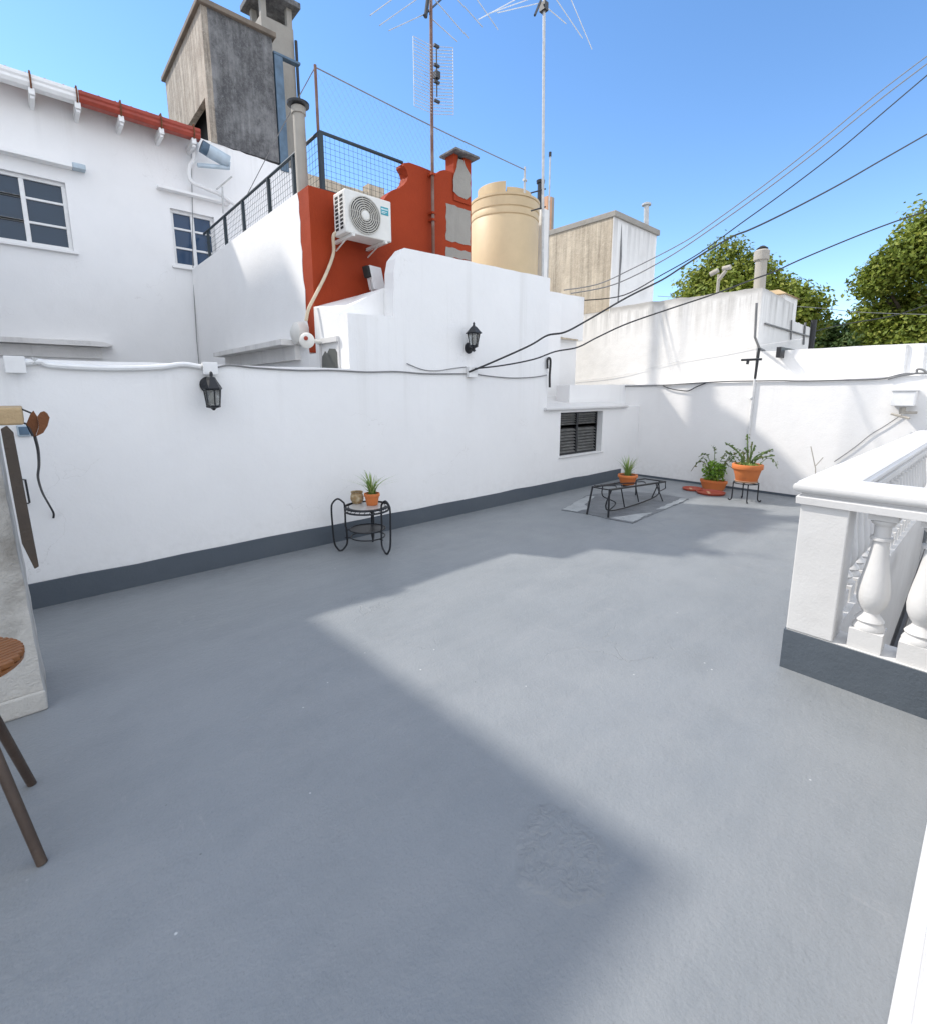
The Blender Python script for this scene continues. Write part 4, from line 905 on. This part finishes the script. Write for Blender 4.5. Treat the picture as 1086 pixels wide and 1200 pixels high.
# ------------------------------------------------------------------ pillar, plank, rusty plate, stool at the left edge
pl = thing('cement_pillar', (-.35, 3.1, 0), 'mottled grey cement pillar at the left edge, with a tan stone cap', 'pillar')
b = MB(); b.xz([(-.75, 0)] + [(-.75, 1.355)] + jag([(-.115, 1.355), (-.108, .7), (-.093, .0)], .08, .005), 2.92, 3.32); b.build('shaft', M['pillar'], pl)
b = MB(); b.box(-.76, -.092, 2.9, 2.919, 0, .10); b.build('foot', M['pillar'], pl, bevel=.01)
b = MB(); b.box(-.8, -.02, 2.88, 3.30, 1.357, 1.432); b.build('cap_stone', M['tan_stone'], pl, bevel=.008)
pk = thing('dark_plank', ony((25, 580), 2.86), 'dark weathered timber plank with a pointed foot hanging beside the cement pillar', 'plank')
yy = 2.84
poly = [(ony(p, yy).x, ony(p, yy).z) for p in ((1, 503), (8, 499), (16, 507), (46, 664), (41, 667), (26, 637))]
b = MB(); b.xz(poly, yy, yy+.035); b.build('board', M['plank'], pk, bevel=.003)
rp_ = thing('rusty_plate', ony((44, 497), 2.95), 'rusty folded metal plate wired to the tan stone cap', 'plate')
yy = 2.95
b = MB()
for face, off in (([(31, 497), (36, 485), (39.5, 481), (44, 488), (46, 500), (42, 511), (39.5, 512)], .0), ([(44, 488), (47.5, 483), (52, 481.5), (55.5, 484), (58.5, 489), (56, 499), (51, 507), (46, 509.5), (42, 511.5), (46, 500)], -.015)):
    poly = [(ony(p, yy).x, ony(p, yy).z) for p in face]
    b.xz(poly, yy+off-.006, yy+off)
b.build('plate', M['rust'], rp_, bevel=.002)
b = MB(); b.tube([ony((25, 479), yy), ony((37, 484), yy)], .004, 5); b.tube([ony((26, 495), yy), ony((32, 497), yy), ony((39, 511), yy-.01)], .005, 5); b.build('fixing_wire', M['iron'], rp_)
wd = thing('hanging_cable', ony((45, 560), 3.5), 'dark cable hanging from the rusty plate down to a hole in the wall', 'cable')
pts = [((41, 511), 2.95), ((45, 528), 3.15), ((46, 545), 3.5), ((45, 560), 3.8), ((50, 577), 4.1), ((57, 590), 4.3), ((63, 601), 4.37), ((63, 607), 4.385)]
b = MB(); b.tube(spline([ony(p, y) for p, y in pts], 5), .0065, 6); b.build('lead', M['cable_black'], wd, smooth=True)

sc = Vector((-.29, 2.16, 0)); sz = .64
sto = thing('round_stool', (sc.x, sc.y, 0), 'round wooden stool with slatted seat and dark splayed legs at the left edge', 'stool')
b = MB(); rs = .185
for i in range(17):
    o_ = -rs+.011+i*(2*rs-.022)/16; L = math.sqrt(max(0, rs*rs-o_*o_))
    if L > .02:
        ang = R(25); u = Vector((math.cos(ang), math.sin(ang), 0)); v = Vector((-u.y, u.x, 0))
        b.obox(sc+v*o_+UPZ*(sz-.008), u, v, UPZ, L, .0085, .010)
b.build('seat_slats', M['stool_seat'], sto, bevel=.003)
b = MB(); b.lathe([(rs-.02, sz-.035), (rs, sz-.03), (rs, sz-.019), (rs-.03, sz-.019)], (sc.x, sc.y, 0), 36); b.lathe([(.06, sz-.10), (.09, sz-.095), (.10, sz-.036), (.09, sz-.0355)], (sc.x, sc.y, 0), 24); b.build('seat_frame', M['stool_seat'], sto, smooth=True)
f1, f2 = onz((50, 1012)), onz((38, 919))
fc_ = Vector((sc.x, sc.y, 0))
for f in (f1, f2, fc_*2-f1, fc_*2-f2):
    d_ = (f-fc_); top_ = fc_ + d_*.30 + UPZ*(sz-.06)
    m = MB(); m.tube([f, (f+top_)/2, top_], .0145, 12, True, .0165); m.build('leg', M['stool_leg'], sto, smooth=True)

# ------------------------------------------------------------------ round plant table
tcx, tcy, th = 2.29, 3.975, .425
tb = thing('plant_table', (tcx, tcy, 0), 'round two tier black iron plant table with looped legs by the left wall', 'table')
b = MB(); rt0 = .205
def ring(m, r, z, rad, n=40): m.tube([(tcx+r*math.cos(2*PI*j/n), tcy+r*math.sin(2*PI*j/n), z) for j in range(n+1)], rad, 6, False)
ring(b, rt0, th, .011); ring(b, rt0-.035, th-.004, .007); ring(b, rt0, th-.034, .009)
for j in range(28):
    a = 2*PI*j/28; b.tube([(tcx+rt0*math.cos(a), tcy+rt0*math.sin(a), th-.03), (tcx+rt0*math.cos(a+.11), tcy+rt0*math.sin(a+.11), th)], .003, 5)
for k_ in (-1, 0, 1):
    for o_ in (0,): b.tube([(tcx-rt0*math.cos(k_*.9), tcy-rt0*math.sin(k_*.9), th-.004), (tcx+rt0*math.cos(k_*.9), tcy+rt0*math.sin(k_*.9), th-.004)], .005, 5)
b.build('top_ring', M['iron'], tb)
b = MB(); b.lathe([(rt0-.037, th-.0015), (rt0-.037, th+.0025), (.002, th+.0025)], (tcx, tcy, 0), 36); b.build('table_top', M['galv'], tb)
b = MB(); ring(b, .165, .205, .007); ring(b, .160, .13, .006)
b.build('shelf_ring', M['iron'], tb)
b = MB(); b.lathe([(.158, .200), (.158, .2045), (.002, .2045)], (tcx, tcy, 0), 36); b.build('shelf', M['dark_metal'], tb)
feet = [onz((401, 646)), onz((457, 651))]
ctr = Vector((tcx, tcy, 0)); a0 = math.atan2(*(feet[0]-ctr).yx); a1 = math.atan2(*(feet[1]-ctr).yx)
a2 = math.atan2(FWD.y, FWD.x)
for a in (a0, a1, a2):
    u = Vector((math.cos(a), math.sin(a), 0)); ri, ro = .205, .325
    if a == a2: ro = .29
    pts = [ctr+u*ri+UPZ*.24, ctr+u*ri+UPZ*.44, ctr+u*(ri+.02)+UPZ*.485, ctr+u*((ri+ro)/2)+UPZ*.512, ctr+u*(ro-.02)+UPZ*.485, ctr+u*ro+UPZ*.43,
           ctr+u*(ro-.002)+UPZ*.25, ctr+u*(ro-.012)+UPZ*.09, ctr+u*(ro-.045)+UPZ*.02, ctr+u*(ro-.07)+UPZ*.008, ctr+u*(ri+.02)+UPZ*.03, ctr+u*(ri-.01)+UPZ*.09, ctr+u*(ri-.005)+UPZ*.24]
    m = MB(); m.tube(spline(pts, 6), .0088, 8); m.build('leg', M['iron'], tb, smooth=True)
    m = MB(); m.tube([ctr+u*ri+UPZ*.205, ctr+u*.165+UPZ*.205], .006, 6); m.tube([ctr+u*(ri+.01)+UPZ*.13, ctr+u*.16+UPZ*.13], .005, 6); m.build('brace', M['iron'], tb)

def blades(m, c, n, L, w, lean, seed, up=.9):
    rn = random.Random(seed)
    for i in range(n):
        a = rn.uniform(0, 2*PI); le = rn.uniform(.15, 1)*lean; l = L*rn.uniform(.55, 1.05)
        u = Vector((math.cos(a), math.sin(a), 0)); s_ = Vector((-u.y, u.x, 0)); p = Vector(c)+u*rn.uniform(0, .035)
        vs = []; N = 5
        for j in range(N+1):
            t = j/N; q = p + u*(le*l*t*t) + UPZ*(l*(t-.35*le*t*t)*up); ww = w*(1-t**1.6)*.5+.0004
            vs += [q-s_*ww, q+s_*ww]
        m.add(vs, [(2*j, 2*j+1, 2*j+3, 2*j+2) for j in range(N)])
def pot(name, c, r, h, label, mat, rim=True, group=None, base=.68):
    t = thing(name, c, label, 'plant pot', group); m = MB(); z = c[2]
    pr = [(r*base, 0), (r*base+.004, .004)]
    if rim: pr += [(r*.93, h*.72), (r*1.02, h*.73), (r*1.04, h*.76), (r*1.04, h*.97), (r*1.02, h)]
    else: pr += [(r*1.06, h*.35), (r*1.05, h*.6), (r*.88, h*.86), (r*.98, h*.95), (r*1.0, h)]
    pr += [(r*.9, h), (r*.88, h*.86), (.002, h*.86)]
    m.lathe([(a, b_) for a, b_ in pr], (c[0], c[1], z), 32); m.build('pot', mat, t, smooth=True)
    m = MB(); m.lathe([(r*.885, h*.84), (r*.885, h*.865), (.002, h*.885)], (c[0], c[1], z), 24); m.build('soil', M['soil'], t)
    return t
c = onz((436.5, 591.5), th+.003); c = Vector((c.x, c.y, th+.003))
g1 = pot('plant_pot', c, .072, .115, 'terracotta pot of thin spiky grass on the round plant table', M['terra'])
m = MB(); blades(m, c+UPZ*.10, 60, .28, .011, 1.05, 3); blades(m, c+UPZ*.10, 30, .10, .012, 1.0, 5); m.build('plant', M['grass'], g1)
c2 = onz((419, 589.5), th+.003); c2 = Vector((c2.x, c2.y, th+.003))
pot('plant_pot', c2, .060, .115, 'empty patterned ochre pot beside the grass pot on the round table', M['pot_glaze'], False, base=.72)

# ------------------------------------------------------------------ iron lounger frame, pot, membrane patch
mp = [onz(p) for p in ((657, 598), (672, 590), (686, 581), (700, 579), (735, 576), (776, 579.5), (807, 585), (775, 599), (741, 613.5), (715, 609), (690, 603))]
bm_ = MB(); bm_.xy(jag([(v.x, v.y) for v in mp]+[(mp[0].x, mp[0].y)], .06, .014)[:-1], .001, .006)
tag(bm_.build('membrane_patch', M['membrane']), 'wrinkled silver grey waterproofing patch on the floor beneath the iron frame', 'floor patch')
mo = bpy.data.objects['membrane_patch']
def strip(pp, z0, z1):
    q_ = [onz(p) for p in pp]; s_ = MB(); s_.xy(jag([(v.x, v.y) for v in q_]+[(q_[0].x, q_[0].y)], .05, .012)[:-1], z0, z1); s_.build('lap_strip', M['membrane_pale'], mo)
strip([(659, 598), (686, 582.5), (697, 582), (684, 592), (690, 597), (675, 600.5)], .0065, .012)
strip([(715, 608), (733, 605), (765, 601), (741, 612.5)], .0065, .011)
strip([(768, 598), (798, 584.5), (805, 585.5), (780, 597)], .0065, .011)
fb = thing('lounger_frame', (5.8, 3.2, 0), 'bare black iron lounger frame standing on the silver patch', 'frame')
def G(p, x): return onx(p, x)
LN = onz((687, 603)); RN = onz((712, 607)); 
yA, yB = LN.y, RN.y; xn = 5.0
LT = onx((692, 570.5), xn+.05); RT_ = onx((711, 581.5), xn+.05)
zt_ = .30; 
LT = Vector((xn+.06, yA-.01, onx((692, 570.5), xn+.06).z)); RT2 = Vector((xn+.06, yB+.02, LT.z))
farR = onx((779, 564.5), 6.75); farL = onx((757, 562), 6.9)
farR.z = max(.2, farR.z)
b = MB()
b.tube([LN+UPZ*.004, LT, RT2, RN+UPZ*.004], .013, 8); b.build('leg_frame', M['iron'], fb)
b = MB(); yR = yB+.02; e = Vector((6.75, farR.y, farR.z))
b.tube([RT2, e], .013, 8); b.tube([LT, Vector((6.75, farR.y+.32, farR.z))], .012, 8); b.tube([e, Vector((6.75, farR.y+.32, farR.z))], .009, 8); b.build('side_rails', M['iron'], fb)
b = MB(); lo0 = onz((713, 598.5), .05); lo1 = onz((768, 582), .05)
b.tube(spline([RT2+(e-RT2)*.03, Vector((lo0.x, lo0.y, .05)), Vector((lo1.x, lo1.y, .055)), RT2+(e-RT2)*.80], 6), .009, 8); b.build('stretcher', M['iron'], fb)
b = MB(); fx = Vector((6.62, farR.y+.0, 0))
ft = RT2+(e-RT2)*.80; b.tube([ft, onz((776, 588))+UPZ*.004], .009, 8); b.tube([ft+Vector((.10, 0, .01)), onz((766, 589.5))*0+onz((763, 584))+UPZ*.004], .009, 8)
b.tube([ft+Vector((0, .30, 0)), ft+Vector((.05, .32, -ft.z+.004))], .009, 8)
b.build('leg_frame', M['iron'], fb)
b = MB(); d_ = (e-RT2); q0 = RT2+d_*.86; q1 = e
b.tube([q0, q1, q1-UPZ*.10+Vector((.02, 0, 0)), q0-UPZ*.13+Vector((.04, 0, 0)), q0], .008, 6); b.build('end_loop', M['iron'], fb)
b = MB()
for t in (.18, .42):
    p = RT2+d_*t; b.tube([p, Vector((p.x+.12, p.y+.01, .055))], .008, 6)
p = LT+Vector((.15, -.05, 0)); b.tube(spline([p, p+Vector((-.02, -.02, -.12)), p+Vector((.15, -.10, -.22)), Vector((lo0.x, lo0.y, .055))], 5), .008, 6)
b.build('strut', M['iron'], fb)
b = MB()
for t in (.10, .20, .42, .60):
    a = RT2+d_*t; c_ = a+Vector((.0, .31, 0)); b.tube(spline([a, a+Vector((.10, .08, .015)), a+Vector((-.06, .20, .015)), c_], 5), .007, 6)
b.build('spring_bars', M['iron'], fb)
pc_ = onx((735, 567), 5.9); pcz = RT2.z+(e.z-RT2.z)*.5
c = Vector((5.92, ony((735, 560), 1).x and onx((734.5, 566), 5.92).y, 0)); c.z = onx((734.5, 567.5), 5.92).z
g2 = pot('plant_pot', c, .125, .135, 'low terracotta pot of sparse grass sitting on the iron lounger frame', M['terra'])
m = MB(); blades(m, c+UPZ*.11, 70, .34, .012, .7, 11); blades(m, c+UPZ*.11, 90, .09, .018, 1.1, 12); m.build('plant', M['grass'], g2)
b = MB(); b.box(c.x-.12, c.x+.12, c.y-.02, c.y+.02, c.z-.02, c.z-.002); b.build('cross_bar', M['iron'], fb)

# ------------------------------------------------------------------ pots by the back wall
def leafcloud(m, c, rx, ry, rz, n, s, seed, flat=.5):
    rn = random.Random(seed); k_ = 0
    while k_ < n:
        v = Vector((rn.uniform(-1, 1), rn.uniform(-1, 1), rn.uniform(-1, 1)))
        if v.length > 1: continue
        k_ += 1; p = Vector(c)+Vector((v.x*rx, v.y*ry, v.z*rz)); leaf(m, p, s*rn.uniform(.6, 1.3), rn)
def leaf(m, p, s, rn, up=None):
    a = Vector((rn.gauss(0, 1), rn.gauss(0, 1), rn.gauss(.3, .8))).normalized(); b_ = a.orthogonal().normalized(); b_.rotate(Matrix.Rotation(rn.uniform(0, 6.28), 3, a))
    c_ = a.cross(b_); m.add([p-b_*s, p+c_*s*.5+a*s*.12, p+b_*s, p-c_*s*.5+a*s*.12], [(0, 1, 2, 3)])
def stem(m, pts, r, leaves, s, seed):
    rn = random.Random(seed); sp = spline(pts, 6); m.tube(sp, r, 5)
    for i in range(leaves):
        p = sp[int((.15+.85*i/leaves)*(len(sp)-1))]; leaf(m, p+Vector((rn.uniform(-.02, .02), rn.uniform(-.02, .02), rn.uniform(-.02, .02))), s*rn.uniform(.7, 1.2), rn)
c = onz((835, 569.5)); c = Vector((7.78, c.y*7.78/c.x, 0))
c = onx((835, 570), 7.78); c.z = 0
pl2 = thing('planter', c, 'oval terracotta planter of bushy green foliage on the floor against the back wall', 'plant pot')
m = MB()
pr = [(.135, 0), (.14, .01), (.165, .10), (.175, .105), (.178, .145), (.165, .147), (.155, .12), (.002, .12)]
m.lathe(pr, (0, 0, 0), 32)
for v in m.v: v.y *= 1.15; v.x *= .62; v += c
m.build('pot', M['terra'], pl2, smooth=True)
m = MB(); cc = c+UPZ*.30
leafcloud(m, cc, .13, .18, .15, 420, .030, 21); leafcloud(m, cc-UPZ*.12, .10, .17, .06, 120, .026, 22); m.build('foliage', M['foliage'], pl2)
m = MB()
lat = Vector((0, 1, 0))
for i, (dy, up, out, dr) in enumerate(((.20, .33, .10, -.14), (.24, .28, .12, -.18), (.16, .40, .10, -.06), (-.22, .34, -.10, -.04), (-.28, .40, -.10, -.10), (-.18, .26, -.16, -.10), (.03, .50, .03, .02), (-.30, .46, -.04, .05))):
    p0 = c+UPZ*.14; stem(m, [p0, p0+lat*dy*.6+UPZ*up*.8, p0+lat*dy+UPZ*up, p0+lat*(dy+out)+UPZ*(up+dr)], .005, 14, .026, 40+i)
m.build('stems', M['succulent'], pl2)
# stand with big pot
sx_ = 7.25; c = onx((873.5, 566), sx_); zs = c.z; c = Vector((sx_, c.y, 0)); zs = .245
zs = onx((873.5, 565), sx_).z
sd = thing('plant_stand', c, 'small black iron plant stand with four legs near the back wall', 'plant stand')
m = MB(); rr = .155
m.tube([(c.x+rr*math.cos(2*PI*j/32), c.y+rr*math.sin(2*PI*j/32), zs-.008) for j in range(33)], .008, 6, False)
m.tube([(c.x-rr, c.y, zs-.010), (c.x+rr, c.y, zs-.010)], .006, 5); m.tube([(c.x, c.y-rr, zs-.010), (c.x, c.y+rr, zs-.010)], .006, 5); m.build('top_ring', M['iron'], sd)
for j in range(4):
    a = 2*PI*j/4+.5; u = Vector((math.cos(a), math.sin(a), 0)); m = MB()
    m.tube(spline([c+u*rr+UPZ*(zs-.008), c+u*(rr+.002)+UPZ*.12, c+u*(rr+.006)+UPZ*.03, c+u*(rr+.03)+UPZ*.008, c+u*(rr+.05)+UPZ*.022], 5), .008, 6); m.build('leg', M['iron'], sd, smooth=True)
sc2 = thing('pot_saucer', (c.x, c.y, zs), 'pale clay saucer under the big terracotta pot on the iron stand', 'saucer')
m = MB(); m.lathe([(.11, 0), (.135, .006), (.145, .028), (.138, .030), (.125, .014), (.002, .012)], (c.x, c.y, zs), 32); m.build('dish', M['terra_pale'], sc2, smooth=True)
pc3 = Vector((c.x, c.y, zs+.013))
g3 = pot('plant_pot', pc3, .185, .24, 'big bright terracotta pot of upright succulents on the iron stand', M['terra'])
m = MB()
for i, (dy, h_, o_) in enumerate(((.02, .44, .02), (-.03, .30, -.03), (-.07, .26, -.20), (-.10, .24, -.12), (.08, .26, .14), (.10, .30, .20), (.0, .24, .05), (-.05, .18, -.25), (.05, .20, .02), (-.02, .34, .0))):
    p0 = pc3+UPZ*.21+lat*dy*.6; stem(m, [p0, p0+lat*dy*.5+UPZ*h_*.5, p0+lat*(dy*.6+o_*.6)+UPZ*h_*.85, p0+lat*(dy*.6+o_)+UPZ*h_], .009, 12, .026, 60+i)
stem(m, [pc3+UPZ*.21-lat*.12, pc3+UPZ*.34-lat*.22, pc3+UPZ*.32-lat*.31, pc3+UPZ*.22-lat*.36], .004, 12, .024, 91)
stem(m, [pc3+UPZ*.21+lat*.12, pc3+UPZ*.36+lat*.24, pc3+UPZ*.36+lat*.30, pc3+UPZ*.24+lat*.36], .005, 18, .030, 92)
m.build('plant', M['succulent'], g3)
m = MB(); leafcloud(m, pc3+UPZ*.235, .14, .14, .03, 130, .020, 70); m.build('ground_leaves', M['grass'], g3)
def saucer(px, r, label):
    c = onz(px); t = thing('clay_saucer', c, label, 'saucer', 'red clay saucers on the floor')
    m = MB(); m.lathe([(r*.86, 0), (r*.95, .006), (r, .030), (r*.955, .032), (r*.88, .012), (.002, .010)], c, 36); m.build('dish', M['saucer'], t, smooth=True)
    m = MB(); m.obox(c+Vector((0, .03, .0135)), (1, .6, 0), (-.6, 1, 0), (0, 0, 1), r*.45, .018, .0025); m.build('leaf_litter', M['terra_pale'], t, bevel=.001)
saucer((832, 578.5), .20, 'larger red clay saucer lying flat, nearer the iron stand')
saucer((811, 574), .15, 'smaller red clay saucer lying flat, nearer the lounger frame')

# ------------------------------------------------------------------ trees beyond
def tree(name, label, base, zc, rx, rz, n, s, mat, seed, clumps=26, trunk_r=.28, thru=1.0):
    rn = random.Random(seed); t = thing(name, base, label, 'tree')
    b0 = Vector(base); cen = Vector((base[0], base[1], zc))
    m = MB(); m.tube(spline([b0, b0+Vector((.1, -.1, (zc-b0.z)*.5)), cen+UPZ*(rz*.35)], 5), trunk_r, 10, True, trunk_r*.3); m.build('trunk', M['bark'], t, smooth=True)
    cl = []
    for i in range(clumps):
        while True:
            v = Vector((rn.uniform(-1, 1), rn.uniform(-1, 1), rn.uniform(-1, 1)))
            if .25 < v.length < 1: break
        v = v.normalized()*(v.length**.45)*rn.uniform(.72, .93)
        taper = 1-.22*max(0, v.z)
        cl.append((cen+Vector((v.x*rx*taper, v.y*rx*taper, v.z*rz)), rn.uniform(.20, .38)*rx))
    m = MB()
    for c_, r_ in cl[:12]: m.tube(spline([b0+UPZ*(zc-b0.z)*.55, (b0+UPZ*(zc-b0.z)*.7+c_)/2+UPZ*.2, c_], 4), trunk_r*.35, 6, True, .03)
    m.build('limbs', M['bark'], t)
    m = MB(); per = n//clumps
    for c_, r_ in cl:
        for i in range(per):
            v = Vector((rn.gauss(0, 1), rn.gauss(0, 1), rn.gauss(0, 1))).normalized()*(rn.random()**.42)*r_*rn.uniform(.8, 1.22)
            p = c_+v; nrm = (v.normalized()*.7+Vector((rn.gauss(0, .6), rn.gauss(0, .6), rn.gauss(.5, .6)))).normalized()
            b_ = nrm.orthogonal().normalized(); b_.rotate(Matrix.Rotation(rn.uniform(0, 6.28), 3, nrm)); d_ = nrm.cross(b_); ss = s*rn.uniform(.6, 1.4)
            m.add([p-b_*ss, p+d_*ss*.62+nrm*ss*.15, p+b_*ss, p-d_*ss*.62+nrm*ss*.15], [(0, 1, 2, 3)])
    m.build('crown', mat, t)
def place(px, depth):        # point straight along the viewing ray at a given forward depth
    d = ray(px); return CAM + d*(depth/F_PX)
w = place((864, 372), 22); e = place((955, 372), 22); hw = (e-w).length
tree('plane_tree', 'broad leafy green tree behind the white neighbour building', (w.x, w.y, -3.6), w.z-.35, hw*.93, 3.5, 72000, .085, M['leaf_tree'], 5, 80)
w = place((1102, 335), 17); e = place((1008, 335), 17); hw = (e-w).length
tree('plane_tree', 'big dense street tree at the right edge above the back wall', (w.x, w.y, -3.6), w.z-.1, hw*.93, 2.95, 72000, .075, M['leaf_big'], 9, 96)
w = place((985, 396), 26); tree('dark_tree', 'low dark green tree between the two tall leafy trees', (w.x, w.y, -3.6), w.z-.2, 1.9, 1.0, 5000, .12, M['leaf_dark'], 14, 26, .18)
w = place((1035, 400), 24); tree('dark_tree', 'low dark bush crown under the big street tree', (w.x, w.y, -3.6), w.z-.3, 2.2, .9, 5000, .12, M['leaf_dark'], 15, 26, .18)

# ------------------------------------------------------------------ unseen house front, added to bounce sunlight into the shade
oh = thing('bounce_house_front', (2, -4.5, 0), 'added white house front, unseen behind the viewpoint, bouncing sunlight into the shade', 'house')
b = MB(); b.box(-4, 1.0, -4.8, -4.5, 0, 5.6); b.box(2.0, 8.4, -4.8, -4.5, 0, 5.6); b.box(1.0, 2.0, -4.8, -4.5, 2.15, 5.6); b.build('wall', M['house_white'], oh)
b = MB(); b.box(1.0, 2.0, -4.74, -4.68, 0, 2.15); b.build('door', M['plank'], oh)
b = MB(); b.box(-4.1, 8.5, -4.95, -4.3, 5.6, 5.75); b.build('cornice', M['rail_white'], oh)

# ------------------------------------------------------------------ light, sky, camera
sr, sk = .57, 1.20
sd_ = Vector((-sr, 1, sk)).normalized()      # toward the sun
elev = math.asin(sd_.z); az = math.atan2(sd_.x, sd_.y)
W = bpy.data.worlds.new('World'); S.world = W; W.use_nodes = True
nt = W.node_tree; bg = nt.nodes['Background']
sky = nt.nodes.new('ShaderNodeTexSky'); sky.sky_type = 'NISHITA'; sky.sun_disc = False
sky.sun_elevation = elev; sky.sun_rotation = az; sky.air_density = .8; sky.dust_density = .05; sky.ozone_density = 1.0; sky.altitude = 50
hs_ = nt.nodes.new('ShaderNodeHueSaturation'); hs_.inputs['Saturation'].default_value = 1.2; hs_.inputs['Value'].default_value = 1.0
nt.links.new(sky.outputs[0], hs_.inputs['Color']); mx_ = nt.nodes.new('ShaderNodeMix'); mx_.data_type = 'RGBA'; mx_.blend_type = 'MULTIPLY'; mx_.inputs[0].default_value = 1; mx_.inputs[7].default_value = (1.03, .945, .90, 1)
nt.links.new(hs_.outputs[0], mx_.inputs[6]); 
# unseen white cloud added behind the viewpoint to brighten shaded surfaces
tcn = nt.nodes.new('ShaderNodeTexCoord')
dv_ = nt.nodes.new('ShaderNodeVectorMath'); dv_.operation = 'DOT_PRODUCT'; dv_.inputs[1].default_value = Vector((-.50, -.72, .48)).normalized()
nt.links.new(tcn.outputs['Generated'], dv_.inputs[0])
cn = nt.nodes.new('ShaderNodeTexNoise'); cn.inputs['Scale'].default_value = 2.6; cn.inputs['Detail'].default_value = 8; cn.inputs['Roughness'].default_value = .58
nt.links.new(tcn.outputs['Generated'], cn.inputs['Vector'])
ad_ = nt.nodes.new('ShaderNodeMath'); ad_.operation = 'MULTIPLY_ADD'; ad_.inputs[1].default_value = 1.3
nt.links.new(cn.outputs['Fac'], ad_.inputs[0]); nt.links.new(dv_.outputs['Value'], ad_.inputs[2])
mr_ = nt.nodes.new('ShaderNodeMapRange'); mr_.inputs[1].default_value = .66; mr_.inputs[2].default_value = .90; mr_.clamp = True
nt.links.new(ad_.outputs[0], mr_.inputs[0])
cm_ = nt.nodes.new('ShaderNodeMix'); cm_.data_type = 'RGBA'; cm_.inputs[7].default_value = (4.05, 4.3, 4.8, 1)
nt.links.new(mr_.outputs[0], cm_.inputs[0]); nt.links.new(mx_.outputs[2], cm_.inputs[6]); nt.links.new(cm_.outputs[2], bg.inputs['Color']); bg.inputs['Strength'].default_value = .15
L = bpy.data.lights.new('sun', 'SUN'); L.energy = 2.0; L.angle = R(1.6); L.color = (1, .94, .86)
lo = bpy.data.objects.new('sun', L); COL.objects.link(lo); lo.rotation_euler = sd_.to_track_quat('Z', 'Y').to_euler(); lo.location = (-5, 10, 12)

cd = bpy.data.cameras.new('camera'); co = bpy.data.objects.new('camera', cd); COL.objects.link(co)
cd.sensor_fit = 'VERTICAL'; cd.sensor_height = 24; cd.lens = F_PX/1200*24
cd.shift_x = (543-CX)/1200; cd.shift_y = -(600-CY)/1200
cd.clip_start = .03; cd.clip_end = 1000
co.location = CAM
co.matrix_world = Matrix.Translation(CAM) @ Matrix((RT, UPV, -FWD)).transposed().to_4x4()
S.camera = co
S.view_settings.view_transform = 'Standard'; S.view_settings.look = 'None'; S.view_settings.exposure = 1.17; S.view_settings.gamma = 1
S.render.engine = 'CYCLES'
S.cycles.max_bounces = 8
